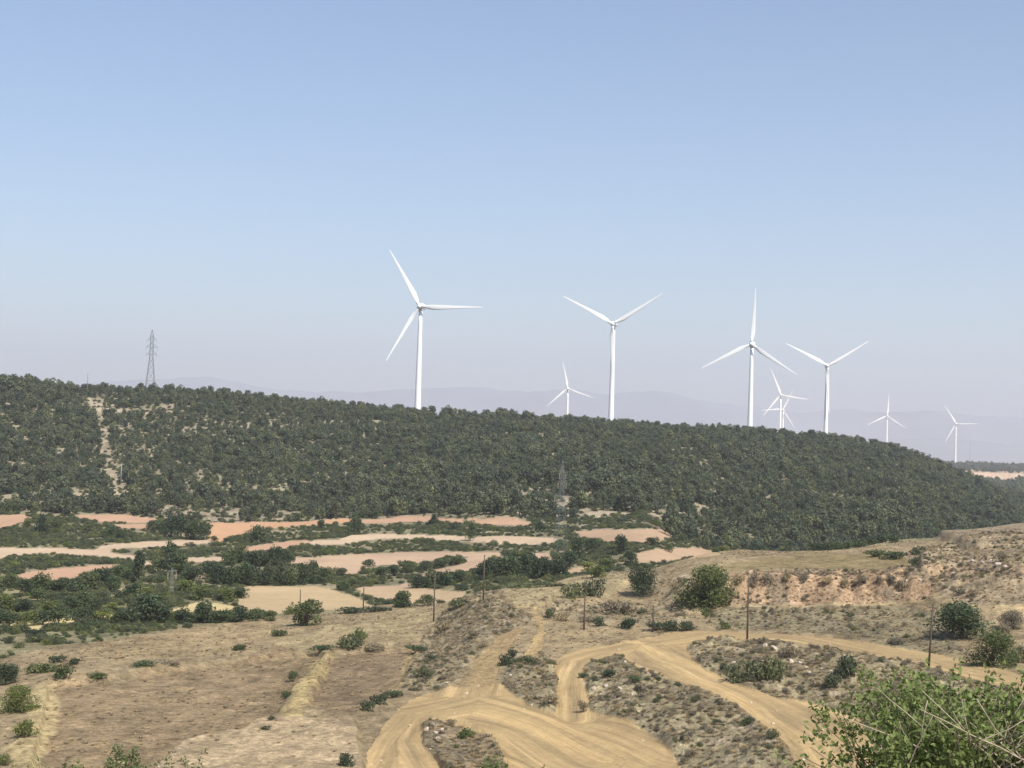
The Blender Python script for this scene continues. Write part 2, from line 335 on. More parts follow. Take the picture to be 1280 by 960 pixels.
def ground_mat(name, amt=.5, bs=.6, bd=.25):
    m, nt, b = mat(name)
    tc = nd(nt, 'ShaderNodeTexCoord').outputs['Object']
    at = nd(nt, 'ShaderNodeAttribute'); at.attribute_name = 'tint'
    n1 = noise(nt, 1.3, tc, 6, .72); n2 = noise(nt, 3.2, tc, 4, .75)
    lo, hi = 1 - amt, 1 + amt
    r1 = ramp(nt, n1, [(.3, (lo,) * 3), (.7, (hi,) * 3)]); r2 = ramp(nt, n2, [(.32, (1 - amt * .7,) * 3), (.68, (1 + amt * .7,) * 3)])
    c = mix(nt, at.outputs['Color'], r1, 1., 'MULTIPLY'); c = mix(nt, c, r2, 1., 'MULTIPLY')
    nt.links.new(c, b.inputs['Base Color']); b.inputs['Roughness'].default_value = .95; b.inputs['Specular IOR Level'].default_value = .1
    bump(nt, b, n1, bs, bd)
    return m
M_ground = ground_mat('dry_ground', .46, .9, .55)
M_road = ground_mat('packed_earth', .12, .5, .12)
def add_ruts(m):
    nt = m.node_tree; b = nt.nodes['Principled BSDF']
    at = nd(nt, 'ShaderNodeAttribute'); at.attribute_name = 'track'
    mp = nd(nt, 'ShaderNodeMapping'); mp.inputs['Scale'].default_value = (1, .035, 1); nt.links.new(at.outputs['Vector'], mp.inputs[0])
    a1 = noise(nt, 1.1, mp.outputs[0], 3, .75); a2 = noise(nt, 3.6, mp.outputs[0], 2, .7)
    k1 = ramp(nt, a1, [(.36, (.82,) * 3), (.46, (1., 1., 1.)), (.54, (1.0,) * 3), (.64, (1.14,) * 3)]); k2 = ramp(nt, a2, [(.38, (.92,) * 3), (.62, (1.07,) * 3)])
    old = b.inputs['Base Color'].links[0].from_socket
    c = mix(nt, mix(nt, old, k1, 1., 'MULTIPLY'), k2, 1., 'MULTIPLY'); nt.links.new(c, b.inputs['Base Color'])
    bp = b.inputs['Normal'].links[0].from_node
    b2 = nd(nt, 'ShaderNodeBump'); b2.inputs['Strength'].default_value = .45; b2.inputs['Distance'].default_value = .25; nt.links.new(a1, b2.inputs['Height']); nt.links.new(bp.outputs[0], b2.inputs['Normal']); nt.links.new(b2.outputs[0], b.inputs['Normal'])
add_ruts(M_road)
M_field = ground_mat('ploughed_soil', .08, .4, .15)
M_hill = ground_mat('stony_hillside', .3, .6, .5)
M_plain = ground_mat('plain_soil', .1, .1, .1)
def simple(name, c, rough=.6, var=.15, scale=3., metal=0., spec=.3, bs=0):
    m, nt, b = mat(name)
    tc = nd(nt, 'ShaderNodeTexCoord').outputs['Object']; n = noise(nt, scale, tc, 5)
    col = ramp(nt, n, [(.3, tuple(x * (1 - var) for x in c)), (.7, tuple(min(x * (1 + var), 1) for x in c))])
    nt.links.new(col, b.inputs['Base Color']); b.inputs['Roughness'].default_value = rough; b.inputs['Metallic'].default_value = metal; b.inputs['Specular IOR Level'].default_value = spec
    if bs: bump(nt, b, n, bs, .05)
    return m
def foliage(name, dark, light, transl=.25, island=True):
    m, nt, b = mat(name)
    oi = nd(nt, 'ShaderNodeObjectInfo').outputs['Random']
    at = nd(nt, 'ShaderNodeAttribute'); at.attribute_name = 'leafrnd'
    c1 = ramp(nt, at.outputs['Fac'], [(0, dark), (1, light)])
    k = ramp(nt, oi, [(0, (.60, .65, .68)), (.4, (.9, .9, .9)), (.8, (1.12, 1.1, .96)), (1, (1.5, 1.36, 1.03))])
    c = mix(nt, c1, k, 1., 'MULTIPLY')
    nt.links.new(c, b.inputs['Base Color']); b.inputs['Roughness'].default_value = .7; b.inputs['Specular IOR Level'].default_value = .25
    tr = nd(nt, 'ShaderNodeBsdfTranslucent'); nt.links.new(c, tr.inputs[0])
    ms = nd(nt, 'ShaderNodeMixShader'); ms.inputs[0].default_value = transl
    nt.links.new(b.outputs[0], ms.inputs[1]); nt.links.new(tr.outputs[0], ms.inputs[2])
    nt.links.new(ms.outputs[0], nt.nodes['Material Output'].inputs['Surface'])
    return m
M_pine = foliage('pine_needles', (.058,.074,.045), (.138,.158,.092), .2)
M_oak = foliage('oak_leaves', (.034,.055,.030), (.100,.130,.064), .2)
M_light = foliage('pale_leaves', (.07,.095,.032), (.165,.19,.07), .25)
M_scrub = foliage('scrub_leaves', (.058,.074,.038), (.150,.165,.085), .2)
M_dry = foliage('dry_twigs', (.17,.142,.098), (.34,.285,.195), .15)
M_straw = foliage('dry_grass', (.23,.18,.115), (.40,.315,.20), .2)
M_fresh = foliage('fresh_leaves', (.07,.11,.035), (.23,.28,.11), .35)
M_bark = simple('bark', (.11,.085,.06), .9, .3, 8, bs=.5)
M_twig = simple('pale_twig', (.42,.34,.25), .8, .2, 20, bs=.3)
M_white = simple('white_paint', (.80,.80,.79), .45, .02, .3)
M_grey = simple('nacelle_grey', (.72,.72,.72), .5, .03, .5)
M_steel = simple('galvanised_steel', (.36,.37,.38), .55, .12, 2, metal=.3)
M_wood = simple('tarred_wood', (.085,.062,.045), .85, .25, 4, bs=.3)
M_ins = simple('porcelain', (.25,.20,.17), .3, .1, 5)
M_conc = simple('concrete', (.45,.43,.40), .85, .12, 2)
M_rock = simple('limestone', (.47,.39,.31), .9, .3, 2.5, bs=.6)
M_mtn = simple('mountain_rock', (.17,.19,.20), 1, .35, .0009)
M_wallw = simple('white_render', (.75,.73,.68), .8, .06, 1)
M_tile = simple('roof_tile', (.36,.17,.10), .8, .2, 3)
M_dark = simple('dark_opening', (.03,.03,.035), .4, .1, 3)

# ------------------------------------------------------------------ object helpers
def obj(name, v, f, m, parent=None, smooth=False, loc=None):
    me = bpy.data.meshes.new(name); me.from_pydata([tuple(p) for p in v], [], [tuple(q) for q in f])
    me.materials.append(m)
    if smooth: me.polygons.foreach_set('use_smooth', [True] * len(me.polygons))
    me.update()
    o = bpy.data.objects.new(name, me); COL.objects.link(o)
    if parent: o.parent = parent
    if loc: o.location = loc
    return o
def npmesh(name, v, f, m, smooth=False, vattr=None, cattr=None):
    v = np.ascontiguousarray(v, np.float32); f = np.ascontiguousarray(f, np.int32); k = f.shape[1]
    me = bpy.data.meshes.new(name)
    me.vertices.add(len(v)); me.vertices.foreach_set('co', v.ravel())
    me.loops.add(f.size); me.loops.foreach_set('vertex_index', f.ravel())
    me.polygons.add(len(f)); me.polygons.foreach_set('loop_start', np.arange(0, f.size, k, dtype=np.int32))
    if smooth: me.polygons.foreach_set('use_smooth', np.ones(len(f), bool))
    if vattr is not None:
        a = me.attributes.new('leafrnd', 'FLOAT', 'POINT'); a.data.foreach_set('value', np.ascontiguousarray(vattr, np.float32))
    if cattr is not None:
        a = me.attributes.new('tint', 'FLOAT_COLOR', 'POINT')
        a.data.foreach_set('color', np.ascontiguousarray(np.concatenate([cattr, np.ones((len(cattr), 1))], 1), np.float32).ravel())
    me.materials.append(m); me.update(calc_edges=True)
    return me
def link(name, me, parent=None, loc=None):
    o = bpy.data.objects.new(name, me); COL.objects.link(o)
    if parent: o.parent = parent
    if loc is not None: o.location = loc
    return o
def tag(o, label=None, cat=None, group=None, kind=None):
    if label: o['label'] = label
    if cat: o['category'] = cat
    if group: o['group'] = group
    if kind: o['kind'] = kind
    return o
def thing(name, label, cat, loc, rz=0, group=None, s=1.):
    o = bpy.data.objects.new(name, None); COL.objects.link(o); o.empty_display_size = .5
    o.location = loc; o.rotation_euler = (0, 0, rz); o.scale = (s,) * 3 if not hasattr(s, '__len__') else s
    return tag(o, label, cat, group)
ORD = ['leftmost','second','third','fourth','fifth','sixth','seventh','eighth','ninth','tenth','eleventh','twelfth','thirteenth','fourteenth','fifteenth','sixteenth']

# ------------------------------------------------------------------ ground sheets, split by what they are
nr, nc = Z.shape
V = np.stack([X, Y, Z], -1).reshape(-1, 3); T = tint.reshape(-1, 3)
ii, jj = np.meshgrid(np.arange(nr - 1), np.arange(nc - 1), indexing='ij')
q0 = ii * nc + jj
quads = np.stack([q0, q0 + 1, q0 + nc + 1, q0 + nc], -1).reshape(-1, 4)
fcl = cls[:-1, :-1].reshape(-1)
def sheet(name, m, sel):
    f = quads[sel]; ids, inv = np.unique(f, return_inverse=True)
    me = npmesh(name, V[ids], inv.reshape(-1, 4), m, True, cattr=T[ids])
    if name == 'dirt_road':
        a = me.attributes.new('track', 'FLOAT_VECTOR', 'POINT'); a.data.foreach_set('vector', np.stack([lat.ravel()[ids], lon.ravel()[ids], np.zeros(len(ids))], 1).astype(np.float32).ravel())
    return tag(link(name, me), kind='structure')
sheet('ground', M_ground, fcl == 0)
sheet('dirt_road', M_road, fcl == 1)
sheet('hillside', M_hill, fcl == 100)
sheet('plain', M_plain, fcl == 101)
for k in range(len(FIELDS)):
    s = fcl == 2 + k
    if s.any(): sheet('field', M_field, s)

def height(x, y):
    D = np.hypot(x, y); a = np.arctan2(x, y)
    r = np.interp(D, Ds, np.arange(nr)); c = np.interp(a, AZ, np.arange(nc))
    r0 = np.minimum(r.astype(int), nr - 2); c0 = np.minimum(c.astype(int), nc - 2); fr = r - r0; fc = c - c0
    return (Z[r0, c0] * (1 - fc) + Z[r0, c0 + 1] * fc) * (1 - fr) + (Z[r0 + 1, c0] * (1 - fc) + Z[r0 + 1, c0 + 1] * fc) * fr
def scatter(mask, dens, spacing=0):
    m = mask[:-1, :-1]
    if hasattr(dens, 'shape'): dens = dens[:-1, :-1]
    cell = (Ds[1:] - Ds[:-1])[:, None] * Ds[:-1, None] * np.diff(AZ)[None, :] * m * dens
    n = RNG.poisson(cell); r, c = np.nonzero(n); k = n[r, c]
    r = np.repeat(r, k); c = np.repeat(c, k)
    D = Ds[r] + RNG.random(len(r)) * (Ds[r + 1] - Ds[r]); a = AZ[c] + RNG.random(len(c)) * (AZ[c + 1] - AZ[c])
    x, y = D * np.sin(a), D * np.cos(a)
    if spacing and len(x):
        key = (np.floor(x / spacing).astype(np.int64) * 100003 + np.floor(y / spacing).astype(np.int64))
        _, idx = np.unique(key, return_index=True); x, y, D = x[idx], y[idx], D[idx]
    return x, y, height(x, y), D
# ------------------------------------------------------------------ mountains far behind
def mountain(name, D0, depth, prof_pts, seed):
    px = np.linspace(-900, 2200, 420); v = []; n = 14
    for k in range(n + 1):
        t = k / n
        for p in px:
            a = math.atan((p - 640) / F) if abs(p - 640) < 3000 else 0
            D = D0 + depth * t
            v.append((D * math.sin(a), D * math.cos(a), 0))
    v = np.array(v).reshape(n + 1, len(px), 3)
    ridge = np.interp(px, [q[0] for q in prof_pts], [q[1] for q in prof_pts])   # metres above the camera
    for k in range(n + 1):
        t = k / n; sh = math.sin(math.pi * min(t * 1.15, 1)) ** .8
        nz = fbm(v[k, :, 0] / 900, v[k, :, 1] / 900, seed, 5)
        v[k, :, 2] = -125 + (ridge + 125) * sh * (1 + .10 * nz) + 30 * nz * sh
    f = []
    L = len(px)
    for k in range(n):
        for j in range(L - 1):
            a = k * L + j; f.append((a, a + 1, a + L + 1, a + L))
    o = obj(name, v.reshape(-1, 3), f, M_mtn, None, True)
    return tag(o, kind='structure')
mountain('mountains', 15800, 2800, [(-900,300),(0,300),(150,380),(200,450),(260,470),(340,380),(450,340),(560,480),(640,500),(750,510),(830,430),(900,330),(1000,270),(1080,330),(1180,290),(1300,260),(2200,200)], 5)
mountain('mountains', 12500, 2000, [(-900,20),(0,30),(500,60),(620,80),(760,90),(900,40),(1000,20),(1100,30),(1300,-20),(2200,-40)], 9)

# ------------------------------------------------------------------ foliage builders
def leaf_quads(C, size, jitter=.35, flat=0.):
    n = len(C)
    a = RNG.normal(size=(n, 3)); a[:, 2] *= (1 - flat); a /= np.linalg.norm(a, axis=1)[:, None]
    b = np.cross(a, RNG.normal(size=(n, 3))); b /= np.linalg.norm(b, axis=1)[:, None]
    s = size * (1 + jitter * RNG.normal(size=n)).clip(.4, 1.8)
    a = a * s[:, None] * .5; b = b * s[:, None] * .36
    c2 = np.cross(a, b); c2 /= (np.linalg.norm(c2, axis=1)[:, None] + 1e-9); c2 *= s[:, None] * .12
    v = np.stack([C - a, C - b + c2, C + a, C + b + c2], 1).reshape(-1, 3)
    f = np.arange(4 * n).reshape(-1, 4)
    return v, f
def crown_points(n, w, h0, h1, lobes, seed, shell=.55, flat_bottom=True):
    rg = np.random.default_rng(seed); L = []
    for k in range(lobes):
        t = rg.random(); ang = rg.random() * 6.283
        zz = h0 + (h1 - h0) * (.14 + .68 * t); env = math.sqrt(max(.15, 1 - ((t - .35) / .75) ** 2))
        rr = w * .5 * env * (.25 + .45 * rg.random())
        L.append((rr * math.cos(ang), rr * math.sin(ang), zz, w * (.17 + .12 * rg.random()), (h1 - h0) * (.17 + .1 * rg.random())))
    L.append((0, 0, h0 + (h1 - h0) * .5, w * .28, (h1 - h0) * .36))
    L = np.array(L); wt = L[:, 3] ** 2; k = rg.choice(len(L), n, p=wt / wt.sum())
    d = rg.normal(size=(n, 3)); d /= np.linalg.norm(d, axis=1)[:, None]
    r = shell + (1.05 - shell) * rg.random(n) ** .6
    r *= 1 + .16 * np.sin(d[:, 0] * 5 + k) * np.cos(d[:, 1] * 6 + k * 2)
    return np.stack([L[k, 0] + d[:, 0] * L[k, 3] * r, L[k, 1] + d[:, 1] * L[k, 3] * r, L[k, 2] + d[:, 2] * L[k, 4] * r], 1), k
def tube(V_, F_, pts, r0, r1, n=6):
    base = len(V_); m = len(pts)
    for i, p in enumerate(pts):
        p = np.array(p, float); q = np.array(pts[min(i + 1, m - 1)], float) - np.array(pts[max(i - 1, 0)], float)
        q /= np.linalg.norm(q) + 1e-9; s = np.cross(q, (0.3, .9, .2)); s /= np.linalg.norm(s) + 1e-9; t = np.cross(q, s)
        r = r0 + (r1 - r0) * i / (m - 1)
        for k in range(n):
            a = 6.28318 * k / n; V_.append(tuple(p + r * (math.cos(a) * s + math.sin(a) * t)))
    for i in range(m - 1):
        for k in range(n):
            a = base + i * n + k; b = base + i * n + (k + 1) % n; F_.append((a, b, b + n, a + n))
    F_.append(tuple(base + (m - 1) * n + k for k in range(n))); F_.append(tuple(base + n - 1 - k for k in range(n)))
def wob(p, q, n, amt, rg):
    p = np.array(p, float); q = np.array(q, float); L = np.linalg.norm(q - p)
    out = []
    off = np.zeros(3)
    for i in range(n + 1):
        t = i / n
        if 0 < i < n: off = off + (rg.random(3) - .5) * amt * L
        out.append(p + (q - p) * t + off * (1 - abs(2 * t - 1)) * 1.0)
    return out
def trunk_mesh(name, h0, h1, w, seed, m=M_bark, r=None):
    rg = np.random.default_rng(seed); v, f = [], []
    r = r or .035 * h1
    tube(v, f, [(0, 0, -.25), (0, 0, .05)] + wob((0, 0, .1), (rg.normal() * .06 * w, rg.normal() * .06 * w, h0 + (h1 - h0) * .55), 4, .06, rg), r * 1.25, r * .45, 6)
    for k in range(5):
        a = rg.random() * 6.283; z = h0 * (.7 + .5 * rg.random()); 
        tube(v, f, wob((0, 0, z), (w * .36 * math.cos(a), w * .36 * math.sin(a), h0 + (h1 - h0) * (.35 + .35 * rg.random())), 3, .1, rg), r * .5, r * .12, 5)
    me = bpy.data.meshes.new(name); me.from_pydata(v, [], f); me.materials.append(m); me.update(); return me
def crown_mesh(name, n, w, h0, h1, lobes, seed, leaf, m, shell=.55):
    C, k = crown_points(n, w, h0, h1, lobes, seed, shell)
    v, f = leaf_quads(C, leaf)
    rg = np.random.default_rng(seed + 5)
    lobe = rg.random(lobes + 1)[k]
    rv = np.repeat(np.clip(.55 * rg.random(n) + .45 * lobe, 0, 1), 4)
    return npmesh(name, v, f, m, False, vattr=rv)
# protos: unit sizes in metres (trees are scaled)
PINE = [(trunk_mesh('trunk', 1.6, 6, 3.2, 100 + i), crown_mesh('crown', 420, 4.6 + .5 * (i % 3), .9, 6.0 + .5 * (i % 2), 7 + i % 3, 200 + i, .62, M_pine, .5)) for i in range(6)]
OAK = [(trunk_mesh('trunk', 1.2, 6, 5, 300 + i), crown_mesh('crown', 1300, 6.2, .5, 6.0, 9 + i % 4, 400 + i, .44, M_oak, .5)) for i in range(6)]
OAKL = [(trunk_mesh('trunk', 1.2, 6, 5, 330 + i), crown_mesh('crown', 1300, 6.2, .5, 6.0, 9 + i % 4, 430 + i, .44, M_light, .5)) for i in range(3)]
TALL = [(trunk_mesh('trunk', 1.2, 6, 3, 360 + i), crown_mesh('crown', 900, 3.2, .6, 6.1, 8, 460 + i, .42, M_oak, .5)) for i in range(3)]
BIG = [(trunk_mesh('trunk', 1.0, 6, 5, 390 + i), crown_mesh('crown', 6000, 6.6, -.35, 6.0, 17, 490 + i, .23, [M_oak, M_light, M_dry][i % 3], .45)) for i in range(3)]
def bush_pair(seed, m, n=700, leaf=.085, w=1.9, h=1.0):
    v, f = [], []; rg = np.random.default_rng(seed)
    for k in range(7):
        a = rg.random() * 6.283
        tube(v, f, wob((.05 * math.cos(a), .05 * math.sin(a), -.05), (.6 * math.cos(a), .6 * math.sin(a), .55 + .3 * rg.random()), 3, .12, rg), .025, .008, 4)
    me = bpy.data.meshes.new('stems'); me.from_pydata(v, [], f); me.materials.append(M_bark); me.update()
    return me, crown_mesh('foliage', n, w, -.12, h, 8, seed + 40, leaf * 1.5, m, .4)
BUSH = {k: [bush_pair(500 + 10 * i + j, m) for j in range(3)] for i, (k, m) in enumerate((('dark', M_oak), ('green', M_light), ('scrub', M_scrub), ('dry', M_dry)))}

def put(name, protos, label, cat, x, y, z, w, h, group=None, parts=('trunk', 'crown'), pw=6.2, ph=6.0):
    tm, cm = random.choice(protos)
    t = thing(name, label, cat, (x, y, z - .05 * h), random.random() * 6.28, group, (w / pw, w / pw, h / ph))
    a = link(parts[0], tm, t); b = link(parts[1], cm, t)
    return t

# ------------------------------------------------------------------ forest on the hillside
fd = fbm(X / 22, Y / 22, 71, 4)
fd2 = fbm(X / 7, Y / 9, 73, 3)
dens = np.where(fd < -.52, .22, 1.) * np.where((PY > 590) & (fd < -.3) & (PX < 800), .3, 1.) * np.where(fd2 < -.42, .25, 1.)
clr = clear.copy()
fm = hill & ~clr & (np.abs(AA) < R(24))
fx, fy, fz, fD = scatter(fm & (DD > 480) & (DD < 1400), .16 * dens, 3.0)
fs = (.42 + .55 * RNG.random(len(fx)) ** 1.2) * np.where(fD > 1150, .95, 1)
low = vn(fx / 35, fy / 35, 75); fs *= 1 + .28 * low
fs *= np.where((project(fx, fy, fz)[0] < 92) & (fD > 860), 1.35, 1)
extra = far & (PX > 1100) & (np.abs(AA) < R(21)) & (((DD > 1450) & (DD < 2150)) | ((DD > 2750) & (DD < 3250)) | ((DD > 2150) & (DD < 2750) & (fbm(X / 60, Y / 90, 77) > .55)))
ex, ey, ez, eD = scatter(extra, .009)
es = (1.1 + .6 * RNG.random(len(ex)))
order = np.argsort(-(fs / fD))
fpx, fpy = project(fx, fy, fz)
# roughly visible ones first: the front edge of the wood and the skyline
vis = (fpx > 0) & (fpx < 1280) & ((fD < 700) & (fpx < 840) | (fD > 700) & (fpx > 900) | (fpx >= 840) & (fpy < 680))
order = [k for k in order if vis[k]]
single = order[:300]; ss = set(single)
HB = [(0, 200, 'dark green pine at the foot of the wooded hill above the salmon fields', 'pines at the hill foot above the salmon fields'),
      (200, 440, 'dark green pine at the hill foot just above the orange field', 'pines at the hill foot above the orange field'),
      (440, 660, 'dark green pine at the hill foot above the terraced banks', 'pines at the hill foot above the terraces'),
      (660, 860, 'dark green pine on the lower slope beside the pale lattice pylon', 'pines on the slope by the lattice pylon'),
      (860, 1281, 'dark green pine low on the slope behind the brown plateau', 'pines on the slope behind the plateau')]
for k in single:
    for a, b, lab, grp in HB:
        if a <= fpx[k] < b: break
    s = float(fs[k]) * 1.1
    put('pine_tree', PINE, lab, 'tree', float(fx[k]), float(fy[k]), float(fz[k]), 5 * s, 6 * s, grp, pw=5, ph=6)
rest = np.array([k for k in range(len(fx)) if k not in ss])

def proto_coll(name, metas, m_trunk=None):
    c = bpy.data.collections.new(name)
    for i, ms in enumerate(metas):
        # join the pieces of one plant into one mesh used by the instances
        vs, fs_, mi, off, at, mats = [], [], [], 0, [], []
        for me in ms:
            n = len(me.vertices); co = np.empty(n * 3, np.float32); me.vertices.foreach_get('co', co); vs.append(co.reshape(-1, 3))
            if me.materials[0] not in mats: mats.append(me.materials[0])
            k = mats.index(me.materials[0])
            for p in me.polygons: fs_.append([v + off for v in p.vertices]); mi.append(k)
            a = me.attributes.get('leafrnd')
            if a: r = np.empty(n, np.float32); a.data.foreach_get('value', r)
            else: r = np.full(n, .5, np.float32)
            at.append(r); off += n
        j = bpy.data.meshes.new(name); j.from_pydata(np.concatenate(vs).tolist(), [], fs_)
        for mm in mats: j.materials.append(mm)
        j.polygons.foreach_set('material_index', mi)
        a = j.attributes.new('leafrnd', 'FLOAT', 'POINT'); a.data.foreach_set('value', np.concatenate(at)); j.update()
        o = bpy.data.objects.new('%s_%d' % (name, i), j); c.objects.link(o)
    return c
def instancer(name, coll, x, y, z, sxy, sz, nproto):
    n = len(x); me = bpy.data.meshes.new(name); me.vertices.add(n)
    me.vertices.foreach_set('co', np.stack([x, y, z], 1).astype(np.float32).ravel())
    a = me.attributes.new('pscale', 'FLOAT_VECTOR', 'POINT'); a.data.foreach_set('vector', np.stack([sxy, sxy, sz], 1).astype(np.float32).ravel())
    a = me.attributes.new('prot', 'FLOAT_VECTOR', 'POINT'); a.data.foreach_set('vector', np.stack([np.zeros(n), np.zeros(n), RNG.random(n) * 6.283], 1).astype(np.float32).ravel())
    a = me.attributes.new('pidx', 'INT', 'POINT'); a.data.foreach_set('value', RNG.integers(0, nproto, n).astype(np.int32))
    me.update(); o = bpy.data.objects.new(name, me); COL.objects.link(o)
    g = bpy.data.node_groups.new(name, 'GeometryNodeTree')
    g.interface.new_socket('Geometry', in_out='INPUT', socket_type='NodeSocketGeometry'); g.interface.new_socket('Geometry', in_out='OUTPUT', socket_type='NodeSocketGeometry')
    gi = g.nodes.new('NodeGroupInput'); go = g.nodes.new('NodeGroupOutput'); ip = g.nodes.new('GeometryNodeInstanceOnPoints')
    ci = g.nodes.new('GeometryNodeCollectionInfo'); ci.inputs['Collection'].default_value = coll; ci.inputs['Separate Children'].default_value = True; ci.inputs['Reset Children'].default_value = True
    def na(nm, dt):
        q = g.nodes.new('GeometryNodeInputNamedAttribute'); q.data_type = dt; q.inputs['Name'].default_value = nm
        return [s for s in q.outputs if s.enabled and s.name == 'Attribute'][0]
    g.links.new(gi.outputs[0], ip.inputs['Points']); g.links.new(ci.outputs[0], ip.inputs['Instance']); ip.inputs['Pick Instance'].default_value = True
    g.links.new(na('pidx', 'INT'), ip.inputs['Instance Index']); g.links.new(na('pscale', 'FLOAT_VECTOR'), ip.inputs['Scale']); g.links.new(na('prot', 'FLOAT_VECTOR'), ip.inputs['Rotation'])
    g.links.new(ip.outputs[0], go.inputs[0])
    md = o.modifiers.new('scatter', 'NODES'); md.node_group = g
    return tag(o, kind='stuff')
pc = proto_coll('pine_proto', PINE + [(trunk_mesh('trunk', 1.2, 5, 4, 610 + i), crown_mesh('crown', 420, 4.8, .3, 4.6, 8, 620 + i, .55, [M_oak, M_scrub][i % 2], .5)) for i in range(4)])
o = instancer('forest', pc, np.concatenate([fx[rest], ex]), np.concatenate([fy[rest], ey]), np.concatenate([fz[rest], ez]) - .3, np.concatenate([fs[rest], es]), np.concatenate([fs[rest] * (.85 + .3 * RNG.random(len(rest))), es]), len(PINE) + 4)
tag(o, 'dense dark green pine wood covering the long hill below the turbines', 'forest')

# scrub of the valley terraces
sd = fbm(X / 10, Y / 7, 81, 4)
bc = proto_coll('scrub_proto', [BUSH['scrub'][0], BUSH['scrub'][1], BUSH['dark'][0], BUSH['scrub'][2], BUSH['green'][0]])
fdil = fieldm.copy()
for q in (1, 2): fdil[:-q] |= fieldm[q:]
vm = valley & ~fdil & (np.abs(AA) < R(21)) & (PX < 905)
sx, sy, sz, sD = scatter(vm, .5 * np.where(sd > .0, 1, np.where(sd > -.35, .4, .12)), 1.0)
sc = (.42 + .45 * RNG.random(len(sx)) ) * np.where(sD < 262, .75, 1) + .45 * (vn(sx / 8, sy / 8, 85) > .25)
# light undergrowth on the hillside clearings
ux, uy, uz, uD = scatter(hill & (np.abs(AA) < R(21)) & (DD < 1000) & True, np.where(clear, .06, .09), 1.6)
us = .7 + .8 * RNG.random(len(ux))
o = instancer('scrub', bc, np.concatenate([sx, ux]), np.concatenate([sy, uy]), np.concatenate([sz, uz]), np.concatenate([sc * 1.25, us]), np.concatenate([sc * (.9 + .5 * RNG.random(len(sc))), us]), 5)
tag(o, 'low evergreen scrub filling the banks between the valley fields', 'scrub')

# dry scrub on the banks, straw tufts on the meadows
dc = proto_coll('dry_proto', [BUSH['dry'][0], BUSH['dry'][1], BUSH['dry'][2], BUSH['scrub'][0]])
near = ~fieldm & ~OLIVE & fan & (DD > 105) & (DD < 340) & (np.abs(AA) < R(20.5)) & ~valley & (roadw < .5)
pb = fbm(X / 6, Y / 6, 91, 3)
dx, dy, dz, dD = scatter(near & (bankw > .2), .9 * np.clip(bankw, 0, 1) * np.where(pb > -.15, 1, .15), .5)
dsz = .18 + .36 * RNG.random(len(dx)) ** 2
keep = RNG.random(len(dx)) < 1
o = instancer('dry_scrub', dc, dx, dy, dz, dsz, dsz * (.9 + .6 * RNG.random(len(dx))), 4)
tag(o, 'grey brown dry scrub covering the rocky banks beside the dirt road', 'scrub')
def tuft(seed):
    rg = np.random.default_rng(seed); n = 46; v = []; f = []
    for k in range(n):
        a = rg.random() * 6.283; r = .12 * rg.random(); h = .16 + .2 * rg.random(); l = .05 + .16 * rg.random(); b = len(v)
        x, y = r * math.cos(a), r * math.sin(a); wx, wy = -.012 * math.sin(a), .012 * math.cos(a)
        v += [(x - wx, y - wy, -.02), (x + wx, y + wy, -.02), (x + l * math.cos(a) + wx * .4, y + l * math.sin(a) + wy * .4, h), (x + l * math.cos(a) - wx * .4, y + l * math.sin(a) - wy * .4, h)]
        f.append((b, b + 1, b + 2, b + 3))
    return npmesh('tuft', np.array(v), np.array(f), M_straw, False, vattr=rg.random(len(v)))
tc_ = proto_coll('tuft_proto', [(tuft(1),), (tuft(2),), (tuft(3),)])
pt = fbm(X / 9, Y / 9, 95, 3)
gx, gy, gz, gD = scatter(near & (bankw < 1.5), .35 * np.where(pt > .1, 1, .2) + 1.6 * np.clip(bankw, 0, 1))
gs = .45 + .5 * RNG.random(len(gx))
o = instancer('dry_grass', tc_, gx, gy, gz, gs * 1.5, gs * .8, 3)
tag(o, 'straw coloured dry grass tufts over the brown meadows', 'grass')
# near slope below the camera
wx_, wy_, wz_, wD_ = scatter((DD > 3) & (DD < 105) & (np.abs(AA) < R(60)), .35)
ws = 1 + RNG.random(len(wx_))
o = instancer('dry_grass', tc_, wx_, wy_, wz_, ws, ws, 3); tag(o, 'dry grass on the steep slope right below the viewpoint', 'grass')

# rubble
def rock_mesh(seed):
    rg = np.random.default_rng(seed); import bmesh
    bm = bmesh.new(); bmesh.ops.create_icosphere(bm, subdivisions=2, radius=.5)
    dirs = rg.normal(size=(7, 3)); dirs /= np.linalg.norm(dirs, axis=1)[:, None]; offs = .24 + .2 * rg.random(7)
    for v in bm.verts:
        p = np.array(v.co)
        for dn, of in zip(dirs, offs):
            k = p @ dn - of
            if k > 0: p = p - dn * k
        v.co = p * (1.25, 1, .85) * (1 + .05 * rg.normal())
    me = bpy.data.meshes.new('rock'); bm.to_mesh(me); bm.free(); me.materials.append(M_rock); me.update(); return me
ROCK = [rock_mesh(700 + i) for i in range(5)]
rc = proto_coll('rock_proto', [(r,) for r in ROCK])
rx, ry, rz_, rD = scatter(near & (bankw > .5), .03 * np.where(pb < .0, 1.2, .3))
rs = .12 + .4 * RNG.random(len(rx)) ** 3
qx, qy, qz, qD = scatter(fan & (roadw > .5) & (DD > 110) & (DD < 240), .05)
qs = .08 + .22 * RNG.random(len(qx)) ** 3
rx, ry, rz_, rs = (np.concatenate(t_) for t_ in ((rx, qx), (ry, qy), (rz_, qz), (rs, qs)))
o = instancer('rubble', rc, rx, ry, rz_ + rs * .1, rs, rs, 5); tag(o, 'small broken limestone strewn over the road banks', 'rubble')
